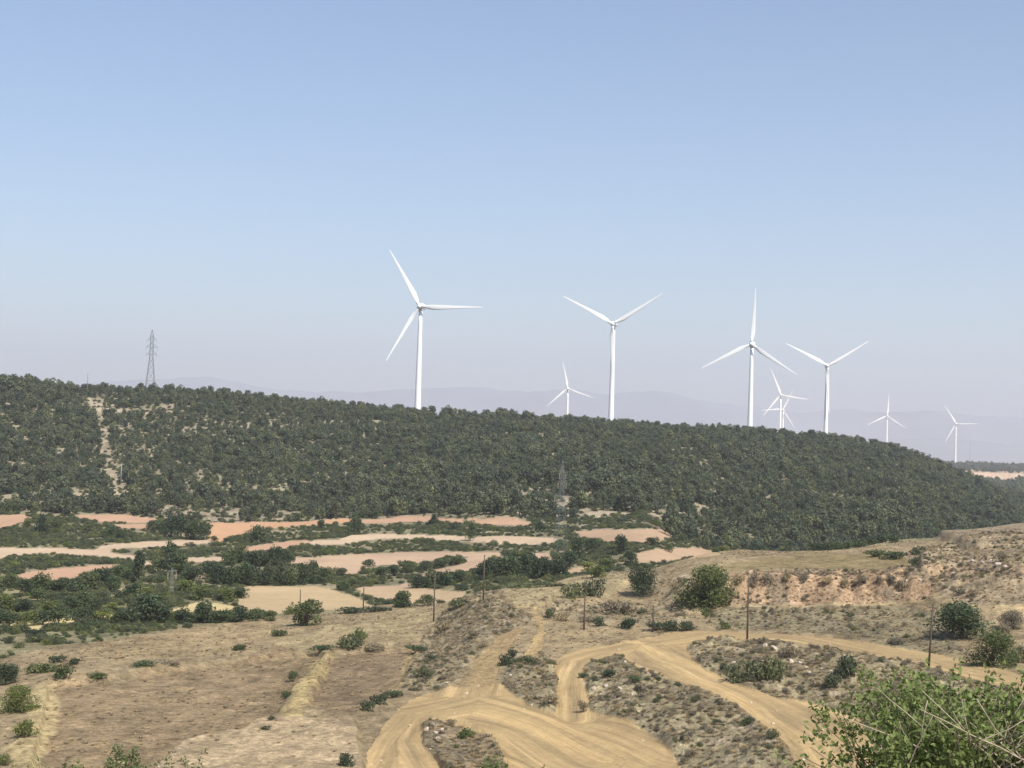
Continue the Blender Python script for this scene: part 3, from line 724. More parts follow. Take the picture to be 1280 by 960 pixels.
# ------------------------------------------------------------------ individual rocks
def rocks(lst, label, grp):
    for i, (px, py, w) in enumerate(lst):
        x, y, z, D = hit(px, py); s = .78 * w * D / F
        o = link('rock', random.choice(ROCK), None, (x, y, float(height(np.array([x]), np.array([y]))[0]) + s * .18)); o.scale = (s, s * .9, s); o.rotation_euler = (random.random(), random.random(), random.random() * 6)
        tag(o, '%s, %s' % (ORD[i] + ' from the left' if i else 'leftmost', label), 'rock', grp)
rocks([(899,838,9),(906,834,7),(912,838,8),(917,829,6)], 'white rock in the heap right of the road loop', 'white rocks in the heap beside the road loop')
rocks([(533,913,8),(541,908,9),(545,917,8),(548,926,10),(553,913,7)], 'pale boulder on the patch enclosed by the lower road', 'boulders on the patch inside the lower road')
rocks([(742,862,8),(750,870,7),(757,858,8),(768,872,9),(775,862,8),(790,869,6)], 'pale rock on the left end of the bank between the roads', 'pale rocks on the bank between the roads')
rocks([(957,809,10),(968,813,12),(978,820,12),(988,828,9),(1000,830,8),(1012,842,7)], 'grey boulder below the road near the middle pole', 'boulders below the upper road')
rocks([(583,868,6),(598,858,5)], 'small stone at the edge of the lower road', 'stones at the lower road edge')
rocks([(1216,702,8),(1228,705,9),(1238,703,8),(1247,707,10),(1257,710,8)], 'pale block in the rubble on the far right terrace', 'blocks on the far right terrace')
rocks([(1133,727,6),(1150,726,6),(1192,717,5)], 'white stone on the terrace right of the cut bank', 'stones on the right terrace')

# ------------------------------------------------------------------ trees of the valley: (px, py of the foot, height px, width px, kind)
K = {'d': OAK, 'l': OAKL, 't': TALL}
def grove(lst, where, grp, name='oak_tree'):
    lst = sorted(lst)
    for i, (px, py, h, w, k) in enumerate(lst):
        x, y, z, D = hit(px, py, 262, 700)
        pw = 3.2 if k == 't' else 6.2
        look = {'d': 'dark tree', 'l': 'light green tree', 't': 'slim tree'}[k]
        put(name, K[k], ('leftmost' if i == 0 else ORD[i] + ' from left') + ', ' + look + ' ' + where, 'tree', x, y, z, w * D / F * 1.12, h * D / F * 1.08, grp, pw=pw)
grove([(12,735,18,22,'d'),(32,744,20,24,'d'),(50,740,24,30,'l'),(47,752,18,20,'d'),(75,740,18,24,'d'),(95,744,22,26,'d'),(112,738,24,26,'d'),(128,730,22,24,'d'),(140,740,22,24,'d')], 'in the grove under the lower left salmon field', 'grove below the lower left salmon field')
grove([(8,765,22,26,'l'),(30,765,18,24,'d'),(62,768,18,26,'l'),(88,764,20,26,'d'),(108,762,22,26,'d'),(120,768,20,18,'d'),(150,752,16,22,'d'),(140,766,14,20,'l')], 'in the row above the straw field at far left', 'trees above the straw field')
grove([(150,724,20,20,'d'),(162,726,18,20,'d'),(173,730,40,15,'t'),(168,748,20,24,'d'),(182,752,18,24,'l'),(196,756,16,22,'l')], 'around the slim tall one left of the small pylon', 'trees left of the small pylon')
grove([(198,716,18,24,'d'),(212,718,40,22,'d'),(224,718,26,24,'d'),(240,726,20,24,'d'),(232,745,20,26,'l'),(250,750,20,26,'l'),(284,752,18,26,'l'),(302,748,14,20,'d')], 'around the small pylon in the valley', 'trees around the small pylon')
grove([(262,724,22,22,'d'),(277,730,24,24,'d'),(291,731,26,22,'d'),(305,730,28,22,'d'),(319,732,27,20,'d'),(334,732,26,20,'d'),(350,732,31,20,'d'),(365,732,26,18,'d'),(380,731,32,18,'d'),(392,730,30,16,'d'),(404,729,22,18,'d')], 'in the grove behind the cream field', 'grove behind the cream field')
grove([(286,706,16,24,'d'),(300,704,20,26,'l'),(316,706,18,24,'d'),(330,708,20,24,'d'),(347,708,28,20,'d'),(360,706,18,16,'d')], 'above the dense grove beside the pink field', 'trees at the tip of the pink field')
grove([(190,664,14,18,'d'),(203,668,18,20,'d'),(214,672,26,20,'d'),(226,672,32,20,'d'),(239,674,26,18,'d'),(250,675,28,26,'d')], 'in the clump left of the orange field', 'clump left of the orange field')
grove([(52,668,26,18,'d'),(140,672,16,16,'d'),(150,674,14,14,'d'),(110,666,12,14,'l'),(70,664,12,16,'l'),(35,660,12,14,'l')], 'on the scrubby bank between the salmon and pale fields', 'trees on the scrubby bank')
grove([(205,787,22,28,'d'),(230,787,20,26,'d'),(255,785,30,28,'d'),(277,783,18,24,'d'),(300,781,20,22,'d'),(320,778,16,22,'d'),(338,776,12,16,'l')], 'in the hedge below the short straw field', 'hedge trees below the short straw field')
grove([(8,812,20,28,'d'),(30,814,18,26,'l'),(52,812,16,26,'d'),(72,808,24,24,'d'),(95,806,16,24,'d'),(108,800,20,22,'d'),(130,797,16,24,'l'),(150,794,16,24,'d')], 'in the belt above the brown meadow', 'tree belt below the straw field')
grove([(600,722,18,18,'d'),(612,723,24,20,'d'),(626,724,28,22,'d'),(640,725,34,24,'d'),(654,725,36,22,'d'),(667,724,34,22,'d'),(680,723,28,22,'d'),(690,720,20,18,'d')], 'in the big dark grove under the lattice pylon', 'grove under the lattice pylon')
grove([(699,724,30,22,'d'),(712,712,26,22,'d'),(722,702,32,18,'d'),(742,688,16,20,'d'),(757,712,14,24,'l'),(748,722,16,24,'l'),(735,716,14,24,'l')], 'between the big grove and the tan terrace', 'trees right of the big dark grove')
grove([(777,692,24,20,'d'),(788,706,20,14,'d'),(815,682,12,16,'d'),(848,680,14,18,'d'),(860,674,16,18,'d'),(836,690,10,10,'d')], 'by the two tan fields under the hill', 'trees by the two tan fields')
grove([(520,735,18,26,'d'),(540,733,20,28,'d'),(557,732,20,22,'d'),(572,728,14,18,'d'),(580,723,9,9,'d')], 'in the clump surrounded by the lower pink field', 'clump inside the lower pink field')
grove([(460,708,9,16,'d'),(478,722,14,18,'d'),(492,720,14,18,'d'),(510,716,13,20,'d'),(530,713,12,20,'d'),(550,710,12,18,'d'),(570,706,12,18,'d')], 'in the hedge dividing the pink fields', 'hedge trees dividing the pink fields')
grove([(410,725,16,18,'l'),(425,722,14,18,'d'),(430,738,14,18,'d'),(440,733,12,20,'d')], 'on the slope right of the dense grove', 'trees right of the dense grove')
grove([(401,662,14,11,'d'),(445,668,27,18,'d'),(542,657,14,11,'d'),(568,664,12,13,'d'),(588,676,26,16,'d'),(675,664,14,14,'d')], 'standing alone on the upper bare banks', 'lone trees on the upper banks')
def lone(px, py, h, w, k, label, dmin=100, dmax=700, protos=None, name='oak_tree'):
    x, y, z, D = hit(px, py, dmin, dmax); z = float(height(np.array([x]), np.array([y]))[0])
    return put(name, protos or K[k], label, 'tree', x, y, z, w * D / F * (1.32 if protos else 1.1), h * D / F * (.98 if protos else 1.05), None, pw=3.2 if k == 't' else 6.2)
lone(182,789,40,46,'d','big round dark tree standing over the end of the straw field', 262)
lone(321,680,26,24,'d','round dark tree standing on the lower edge of the orange field', 262)
lone(268,676,7,11,'d','tiny tree at the lower left corner of the orange field', 262)
lone(383,782,32,44,'l','large pale green tree in front of the cream field', 200)
lone(503,759,22,26,'d','dark tree at the lower edge of the pink field', 262)
lone(535,757,16,18,'d','small round tree at the lower edge of the pink field, left of a pole', 255)
lone(803,746,42,28,'d','dark narrow tree left of the pale rocky knoll', 200, 345, [BIG[0]])
lone(881,757,56,54,'l','large green tree at the left end of the pink cut bank', 200, 345, [BIG[1]])
lone(1202,797,48,62,'d','big dark spreading tree right of the right hand pole', 150, 345, [BIG[0]])
lone(1242,832,46,46,'l','yellow green tree above the road at the right edge', 150, 345, [BIG[1]])
lone(1267,786,24,26,'d','brown leafless looking tree at the far right edge', 150, 345, [BIG[2]])
lone(25,890,34,36,'d','dark trunked green tree at the left edge of the meadow', 120, 345, [BIG[1]])
lone(6,856,30,26,'d','round dark green tree cut by the left edge', 120, 345, [BIG[0]])

# ------------------------------------------------------------------ shrubs: (px, py, h, w, kind, label)
def shrub(px, py, h, w, k, label, grp=None, name='shrub', dmin=100, dmax=345):
    x, y, z, D = hit(px, py, dmin, dmax); z = float(height(np.array([x]), np.array([y]))[0])
    sm, cm = random.choice(BUSH[k])
    t = thing(name, label, 'shrub', (x, y, z), random.random() * 6.28, grp, (w * D / F / 1.75, w * D / F / 1.75, h * D / F / 1.0))
    link('stems', sm, t); link('foliage', cm, t)
for a in [
 (80,848,16,34,'green','wide green shrub on the meadow edge at left'),
 (50,840,13,44,'green','long low green shrub behind the wide one at left'),
 (120,847,6,32,'green','flat thin green shrub on the upper meadow edge'),
 (70,828,11,22,'dark','dark shrub on the upper left meadow bank'),
 (93,830,9,20,'dark','small dark shrub right of another on the upper left bank'),
 (180,832,8,38,'dark','flat dark shrub in the middle of the upper meadow line'),
 (215,831,6,26,'dry','brown flat shrub right of the flat dark shrub on the meadow'),
 (30,922,22,30,'green','bright green shrub on the yellow strip at lower left'),
 (4,957,14,22,'green','green shrub in the lower left corner'),
 (436,810,22,34,'scrub','grey green shrub above the brown meadow patch'),
 (450,806,22,22,'green','fresh green shrub beside the grey green one above the brown patch'),
 (405,812,8,34,'dark','low dark shrub at the top of the yellow strip'),
 (470,812,8,38,'dry','low brown shrub right of the green shrubs on the meadow line'),
 (523,813,8,36,'dark','dark low shrub at the right end of the meadow line'),
 (366,852,16,14,'dark','small dark shrub high on the yellow strip edge'),
 (357,874,12,12,'dark','small dark shrub lower on the yellow strip edge'),
 (340,900,7,12,'scrub','tiny shrub at the foot of the yellow strip'),
 (333,912,6,14,'scrub','tiny brown shrub below the yellow strip'),
 (458,888,16,22,'dark','left half of the dark hedge beside the lower road'),
 (472,880,16,24,'dark','middle of the dark hedge beside the lower road'),
 (492,872,10,26,'dark','right tip of the dark hedge beside the lower road'),
 (432,958,18,24,'dark','dark round shrub at the bottom edge left of the road'),
 (585,922,12,24,'green','green shrub on the patch enclosed by the lower road'),
 (541,826,8,22,'dark','dark shrub at the foot of the scrubby mound'),
 (633,832,18,20,'dark','dark green shrub on the slope right of the yellow track'),
 (640,822,12,12,'dark','small shrub above the dark green one beside the yellow track'),
 (660,828,11,28,'scrub','olive shrub on top of the small rocky knoll'),
 (648,828,8,14,'scrub','small olive shrub at the left of the rocky knoll top'),
 (687,772,12,16,'dark','dark bush right of the pale forked path'),
 (705,775,11,24,'dry','brown bush right of the pale forked path'),
 (735,778,8,24,'dry','low brown bush beside the left hand pole'),
 (748,783,15,20,'dark','dark green bush just right of the left hand pole'),
 (785,785,16,28,'dark','dark green bush between the two left poles'),
 (765,767,18,32,'dry','dark brown thicket on the terrace edge, left part'),
 (785,768,16,28,'dry','dark brown thicket on the terrace edge, right part'),
 (820,788,12,24,'dark','left end of the green hedge above the road'),
 (838,789,16,28,'dark','tallest bush of the green hedge above the road'),
 (858,788,14,26,'dark','right end of the green hedge above the road'),
 (882,772,12,18,'green','green bush at the foot of the large green tree'),
 (803,768,8,14,'dark','dark little bush on the terrace below the dark narrow tree'),
 (930,852,30,42,'scrub','large grey green bush inside the road loop, left one'),
 (965,848,32,46,'scrub','large grey green bush inside the road loop, middle one'),
 (905,840,12,16,'dark','dark bush behind the white rocks in the road loop'),
 (985,822,16,26,'dry','brown bush under the rocks below the upper road'),
 (1062,846,30,38,'scrub','grey green bush below the upper road, right one'),
 (1042,858,18,30,'scrub','olive bush just left of the right grey green one'),
 (730,847,8,14,'dark','dark bush at the left tip of the bank between the roads'),
 (762,846,10,24,'dark','green bush crowning the bank between the roads'),
 (728,890,16,14,'dry','dark brown bush in the gully at the road junction'),
 (800,866,12,18,'dry','brown bush near the top of the bank between the roads'),
 (792,852,8,22,'dark','dark bush at the top edge of the bank between the roads'),
 (935,905,12,20,'dark','dark bush low on the bank by the right hand loop'),
 (965,922,14,18,'scrub','green bush low on the bank by the right hand loop'),
 (1225,717,8,20,'dry','brown bush on the far right terrace'),
 (1252,702,12,16,'dry','dark bush before the pinkish soil at far right'),
 (1198,744,9,18,'dry','left of two dark bushes above the big dark tree'),
 (1217,745,10,18,'dry','right of two dark bushes above the big dark tree'),
 (1128,738,14,18,'dry','dark overhanging bush at the right end of the cut bank'),
 (1142,708,14,14,'dark','dark bush at the right corner of the olive field'),
 (1120,698,12,36,'dark','dark bush behind the right corner of the olive field'),
 (1095,696,10,30,'dark','dark bush along the back of the olive field'),
 (1150,694,14,26,'scrub','olive bush behind the right corner of the olive field'),
 (905,786,10,16,'green','small green bush left of the middle pole'),
 (1000,776,7,12,'dry','small dry bush below the pink cut bank'),
 (1062,772,7,14,'scrub','small olive bush in the middle of the scrub slope'),
 (1120,806,9,22,'dry','dry bush at the roadside left of the right hand pole'),
 (1255,790,10,16,'dry','small dry bush between the dark tree and the right edge'),
 (1282,828,26,30,'dry','brown bush at the right edge beside the yellow green tree'),
 (572,758,14,26,'scrub','olive shrub on the upper flank of the scrubby mound'),
 (552,790,14,22,'dry','brown shrub on the left flank of the scrubby mound'),
 (590,798,12,18,'dry','dark shrub on the right flank of the scrubby mound'),
 (530,846,14,30,'scrub','grey shrub at the foot of the scrubby mound'),
 (690,880,14,22,'dry','brown shrub at the bottom of the small rocky knoll'),
 (440,766,8,36,'dark','dark low shrub on the meadow crest left of a pole'),
 (475,764,8,34,'dark','dark low shrub on the meadow crest right of a pole'),
 (508,759,7,30,'dark','dark low shrub on the meadow crest under the dark tree'),
 (350,795,10,24,'green','green shrub left on the pale upper meadow'),
 (300,812,8,26,'green','green shrub on the crest of the brown meadow'),
 (598,737,9,28,'scrub','olive shrub at the top of the scrubby mound'),
 (650,735,7,50,'scrub','long olive shrub on the back edge of the pale meadow'),
 (688,733,7,44,'scrub','low olive shrub behind the pale meadow near the grove')]:
    shrub(*a)
shrub(716, 747, 20, 34, 'scrub', 'olive bush left of the pole top at the pale meadow edge')
shrub(741, 745, 26, 34, 'scrub', 'olive bush right of the pole top at the pale meadow edge')
for i in range(8): shrub(1018 + i * 14, 678 + random.random() * 1, 11, 20, 'dark', ('leftmost' if i == 0 else ORD[i] + ' from the left') + ' bush of the straight dark hedge behind the olive field', 'bushes of the straight hedge', dmax=420)
for i, q in enumerate([(905,722),(925,720),(942,719),(958,720),(985,718),(1005,720),(1035,722),(1055,727),(1078,720),(1100,722),(1115,722)]):
    shrub(q[0], q[1] + 8, 9 + random.random() * 6, 12 + random.random() * 8, 'dry', ('leftmost' if i == 0 else ORD[i] + ' from the left') + ' dark bush hanging on the pink cut bank', 'bushes on the pink cut bank')

# ------------------------------------------------------------------ wind turbines
def loft(sections):
    v, f = [], []; n = len(sections[0])
    for s in sections: v += s
    for i in range(len(sections) - 1):
        for k in range(n):
            a = i * n + k; b = i * n + (k + 1) % n; f.append((a, b, b + n, a + n))
    f.append(tuple(range(n))[::-1]); f.append(tuple((len(sections) - 1) * n + k for k in range(n)))
    return v, f
def blade_geo(L=40.):
    S = []
    for t, ch, th, tw in [(0, 1.9, 1.9, 60), (.04, 1.9, 1.8, 45), (.1, 2.5, 1.2, 24), (.19, 3.2, .8, 12), (.3, 2.9, .6, 8), (.45, 2.3, .45, 5), (.6, 1.85, .35, 3), (.78, 1.2, .2, 3), (.93, .75, .12, 1), (.985, .45, .08, 0), (1, .12, .04, 0)]:
        sec = []
        for k in range(12):
            a = 6.28318 * k / 12; x = math.cos(a) * ch / 2; y = math.sin(a) * th / 2 * (1 if t < .06 else (.55 + .45 * math.cos(a)))
            x += ch * .18 if t > .06 else 0
            w = R(tw); sec.append((x * math.cos(w) - y * math.sin(w), x * math.sin(w) + y * math.cos(w) - 1.2 * t * t, 1.1 + t * L))
        S.append(sec)
    return loft(S)
BLADE = None; TURB = []
def turbine(px, py, D, phase, yaw, label, angs=None):
    global BLADE
    az, t = ray(px, py); x, y, z = D * math.sin(az), D * math.cos(az), t * D
    g = float(height(np.array([x]), np.array([y]))[0]); Hh = z - g
    th = thing('wind_turbine', label, 'wind turbine', (x, y, g), 0, 'white wind turbines behind the wooded hill')
    # tower
    S = []
    for k in range(9):
        q = k / 8; r = 2.15 + (1.2 - 2.15) * q
        S.append([(r * math.cos(a), r * math.sin(a), -1 + (Hh - .3) * q) for a in [6.28318 * j / 24 for j in range(24)]])
    v, f = loft(S); obj('tower', v, f, M_white, th, True)
    # rotor and nacelle share the yaw; front points to -Y (towards the viewer)
    yaw = -abs(yaw); cy, sy = math.cos(yaw), math.sin(yaw)
    def P(p): return (p[0] * cy - p[1] * sy, p[0] * sy + p[1] * cy, p[2] + Hh)
    S = []
    for yy, w, h, dz in [(-2.6, 1.5, 1.5, 0), (-2.0, 1.75, 1.8, 0), (0, 1.9, 2.0, .1), (4, 1.9, 2.0, .15), (6.6, 1.7, 1.7, .2), (7.4, 1.2, 1.1, .25)]:
        S.append([P((w * (abs(math.cos(a)) ** .5) * (1 if math.cos(a) > 0 else -1), yy, dz + .4 + h * (abs(math.sin(a)) ** .5) * (1 if math.sin(a) > 0 else -1))) for a in [-6.28318 * j / 16 for j in range(16)]])
    v, f = loft(S); nac = obj('nacelle', v, f, M_grey, th, True)
    v, f = [], []; tube(v, f, [P((0.9, 5.8, 2.2)), P((.9, 5.8, 3.8))], .09, .05, 6); obj('anemometer', v, f, M_steel, nac)
    v, f = loft([[(1.35 * math.cos(a), 1.35 * math.sin(a), Hh - 2.4) for a in [6.28318 * j / 20 for j in range(20)]], [(1.6 * math.cos(a), 1.6 * math.sin(a), Hh - 1.4) for a in [6.28318 * j / 20 for j in range(20)]]]); obj('yaw_collar', v, f, M_grey, th, True)
    S = []
    for yy, r in [(-2.6, 1.5), (-3.3, 1.65), (-4.3, 1.5), (-5.1, 1.0), (-5.6, .35)]:
        S.append([P((r * math.cos(a), yy, r * math.sin(a) + .3)) for a in [-6.28318 * j / 20 for j in range(20)]])
    v, f = loft(S); obj('hub', v, f, M_white, th, True)
    bv, bf = blade_geo()
    for k in range(3):
        a = R(phase + 120 * k)
        o = None
        vv = []
        for p in bv:
            q = (p[0] * math.cos(a) + p[2] * math.sin(a), p[1] - 3.7, -p[0] * math.sin(a) + p[2] * math.cos(a) + .3)
            vv.append(P(q))
        obj('blade', vv, bf, M_white, th, True)
for a in [
 (526,384,1020,-30,R(10),'leftmost and nearest large white turbine, one blade pointing right'),
 (767,406,1130,58,R(14),'large white turbine with two blades up in a V, third blade over its tower'),
 (940,431,1190,3,R(-16),'large white turbine with one blade straight up, third big one from the left'),
 (1034,458,1410,57,R(6),'large white turbine with V shaped blades, rightmost of the four big ones'),
 (710,486,2420,-12,R(10),'small far turbine just left of the V bladed large one'),
 (976,494,2420,-22,R(10),'front one of two small far turbines that overlap between the big ones'),
 (979,512,3000,26,R(-18),'back one of the two small overlapping turbines, lower and fainter'),
 (1109,520,3080,3,R(-12),'small far turbine with one blade straight up where the hill slopes down'),
 (1195,530,3180,-32,R(14),'rightmost small far turbine, whole tower showing beyond the hill end')]:
    turbine(*a)
# ------------------------------------------------------------------ lattice pylons
M_psteel = simple('dull_steel', (.24,.25,.24), .6, .12, 2, metal=.2)
def lattice(name, label, px, py, D, Hm, wb, wt, arms, wbar, mat_=M_steel, dz=0, waist=.62, wmid=None):
    az, _ = ray(px, py); x, y = D * math.sin(az), D * math.cos(az); g = float(height(np.array([x]), np.array([y]))[0]) + dz
    th = thing(name, label, 'pylon', (x, y, g), R(20))
    wmid = wmid or wt * 1.1
    def W(z): return np.interp(z / Hm, [0, waist, .93, 1], [wb, wmid, wt, wt * .15]) / 2
    v, f = [], []
    lv = [Hm * q for q in (0, .16, .3, .42, .53, waist, .70, .78, .86, .93, 1)]
    for sx_ in (-1, 1):
        for sy_ in (-1, 1):
            tube(v, f, [(sx_ * W(z), sy_ * W(z), z) for z in lv], wbar, wbar * .7, 4)
    for a, b in zip(lv, lv[1:]):
        A, B = W(a), W(b)
        for s in (-1, 1):
            for c in (-1, 1):
                tube(v, f, [(c * A, s * A, a), (-c * B, s * B, b)], wbar * .55, wbar * .55, 4)
                tube(v, f, [(s * A, c * A, a), (s * B, -c * B, b)], wbar * .55, wbar * .55, 4)
        for s in (-1, 1):
            tube(v, f, [(-B, s * B, b), (B, s * B, b)], wbar * .5, wbar * .5, 4); tube(v, f, [(s * B, -B, b), (s * B, B, b)], wbar * .5, wbar * .5, 4)
    obj('lattice_body', v, f, mat_, th)
    for q, L in arms:
        z = Hm * q
        v, f = [], []
        for s in (-1, 1):
            w = W(z)
            for yy in (-1, 1):
                tube(v, f, [(s * w, yy * w, z), (s * L, 0, z + .1)], wbar * .6, wbar * .5, 4); tube(v, f, [(s * w, yy * w, z + .045 * Hm), (s * L, 0, z + .1)], wbar * .5, wbar * .4, 4)
            for m_ in (.35, .65):
                tube(v, f, [(s * (w + (L - w) * m_), 0, z), (s * (w + (L - w) * m_), 0, z + .045 * Hm * (1 - m_))], wbar * .4, wbar * .4, 4)
        tube(v, f, [(-L * .9, 0, z), (L * .9, 0, z)], wbar * .5, wbar * .5, 4)
        ca = obj('crossarm', v, f, mat_, th)
        for s in (-1, 1):
            v, f = [], []
            for k in range(5): tube(v, f, [(s * L, 0, z - .25 - k * .28), (s * L, 0, z - .4 - k * .28)], .11, .16, 6)
            tube(v, f, [(s * L, 0, z), (s * L, 0, z - 1.7)], .04, .04, 4); obj('insulator', v, f, M_ins, ca)
    return th
M_dsteel = simple('weathered_steel', (.20,.20,.21), .6, .12, 2, metal=.2)
lattice('lattice_pylon', 'tall grey lattice pylon standing on the hill crest at left', 188, 478, 990, 44, 7., 1.5, [(.66,3.2),(.76,3.4),(.86,2.8)], .11, M_dsteel, 0, .6, 2.1)
pxp = hit(700,694,262,700)
th = lattice('lattice_pylon', 'pale see through lattice pylon in the valley behind the big dark grove', 700, 694, pxp[3], 24.5, 3.2, .5, [(.62,1.9),(.76,1.1),(.86,.8)], .028, M_psteel, 0, .62, 1.0)
p2 = hit(214,745,262,700)
lattice('lattice_pylon', 'small thin grey pylon among the trees in the left valley', 214, 745, p2[3], 5.6, .7, .35, [(.86,.8)], .018, M_psteel)
# ------------------------------------------------------------------ poles
def pole(px, py, hpx, label, arm=True, lean=0., mat_=M_wood, dmin=100, dmax=1000, rr=.75, name='utility_pole'):
    x, y, z, D = hit(px, py, dmin, dmax); z = float(height(np.array([x]), np.array([y]))[0]); h = hpx * D / F
    th = thing(name, label, 'utility pole', (x, y, z)); th.rotation_euler = (0, lean, R(random.uniform(-25, 25)) if arm else 0)
    v, f = [], []; tube(v, f, [(0, 0, -.6), (0, 0, h * .4), (0, 0, h)], .17 * rr, .11 * rr, 10); obj('post', v, f, mat_, th, True)
    if arm:
        v, f = [], []; w = .75 * rr
        tube(v, f, [(-w, 0, h - .45), (w, 0, h - .45)], .05 * rr, .05 * rr, 4); tube(v, f, [(-w * .6, 0, h - .45), (0, 0, h - 1.0)], .03 * rr, .03 * rr, 4); tube(v, f, [(w * .6, 0, h - .45), (0, 0, h - 1.0)], .03 * rr, .03 * rr, 4)
        ar = obj('crossarm', v, f, mat_, th)
        for q in (-w * .9, 0, w * .9):
            v, f = [], []; zz = h - .42 if q else h
            tube(v, f, [(q, 0, zz), (q, 0, zz + .1)], .03, .03, 6); tube(v, f, [(q, 0, zz + .1), (q, 0, zz + .2)], .07, .05, 8); obj('insulator', v, f, M_ins, ar)
pole(934,799,75,'brown wooden pole beside the bend of the upper dirt road', False)
pole(1161,834,77,'brown wooden pole with a small crossarm on the road edge at right', True, R(2.5))
pole(730,787,45,'thin wooden pole left of the dark green bushes in the middle', False)
pole(816,790,33,'short wooden pole at the green hedge above the road', False)
pole(604,752,58,'thin wooden pole on top of the scrubby mound', False)
pole(542,777,60,'dark pole at the left foot of the scrubby mound', False, dmax=300)
pole(454,762,30,'thin dark pole on the meadow crest before the pink field', False, dmax=300)
pole(109,492,24,'lone thin pole in the gap of the skyline trees', False, dmin=800, mat_=M_dsteel, rr=1.5, dmax=930)
pole(151,604,24,'pale T shaped pole in the cleared strip of the wooded hill', True, dmin=500, mat_=M_psteel, rr=1.5)
pole(375,757,20,'faint small pole standing in the cream field', False, dmin=262, mat_=M_wood, rr=.7)
# ------------------------------------------------------------------ buildings far away
def house(px, py, D, w, d_, h, label, rz=0., roof=True, dz=0, wallm=M_wallw):
    az, _ = ray(px, py); x, y = D * math.sin(az), D * math.cos(az); g = float(height(np.array([x]), np.array([y]))[0])
    th = thing('farm_building', label, 'building', (x, y, g), rz)
    v = [(-w/2,-d_/2,-1),(w/2,-d_/2,-1),(w/2,d_/2,-1),(-w/2,d_/2,-1),(-w/2,-d_/2,h),(w/2,-d_/2,h),(w/2,d_/2,h),(-w/2,d_/2,h)]
    wl = obj('wall', v + [(-w/2,0,h+d_*.22),(w/2,0,h+d_*.22)], [(0,1,5,4),(1,2,6,9,5),(2,3,7,6),(3,0,4,8,7)], wallm, th)
    e = .35
    r1 = [(-w/2-e,-d_/2-e,h-.1),(w/2+e,-d_/2-e,h-.1),(w/2+e,0,h+d_*.24),(-w/2-e,0,h+d_*.24),(w/2+e,d_/2+e,h-.1),(-w/2-e,d_/2+e,h-.1)]
    r2 = [(a, b, c + .18) for a, b, c in r1]
    obj('roof', r1 + r2, [(0,3,2,1),(3,5,4,2),(6,7,8,9),(9,8,10,11),(0,1,7,6),(5,11,10,4),(1,2,8,7),(2,4,10,8),(0,6,9,3),(3,9,11,5)], M_tile, th)
    for k in range(2):
        xx = -w * .22 + k * w * .44
        obj('window', [(xx-.5,-d_/2-.02,1.1),(xx+.5,-d_/2-.02,1.1),(xx+.5,-d_/2-.02,2.1),(xx-.5,-d_/2-.02,2.1),(xx-.5,-d_/2-.08,1.1),(xx+.5,-d_/2-.08,1.1),(xx+.5,-d_/2-.08,2.1),(xx-.5,-d_/2-.08,2.1)], [(4,5,6,7),(0,1,5,4),(1,2,6,5),(2,3,7,6),(3,0,4,7)], M_dark, th)
house(1212,580,3500,14,9,5,'tiny white building on the far plain right of the last turbine', R(20))
house(692,719,hit(692,719,262,700)[3],3.2,2.6,2.0,'small pale hut with dark openings at the right end of the dark grove', R(10))
# slender measuring mast near the last turbine
az, t = ray(1213, 553); D = 3400; x, y = D * math.sin(az), D * math.cos(az); g = float(height(np.array([x]), np.array([y]))[0])
th = thing('measuring_mast', 'very thin pale mast right of the rightmost small turbine', 'mast', (x, y, g))
v, f = [], []; tube(v, f, [(0, 0, -1), (0, 0, t * D - g)], .55, .3, 6); obj('shaft', v, f, M_steel, th)
v, f = [], []; tube(v, f, [(-1.6, 0, t * D - g - 4), (1.6, 0, t * D - g - 4)], .12, .12, 4); obj('boom', v, f, M_steel, th)

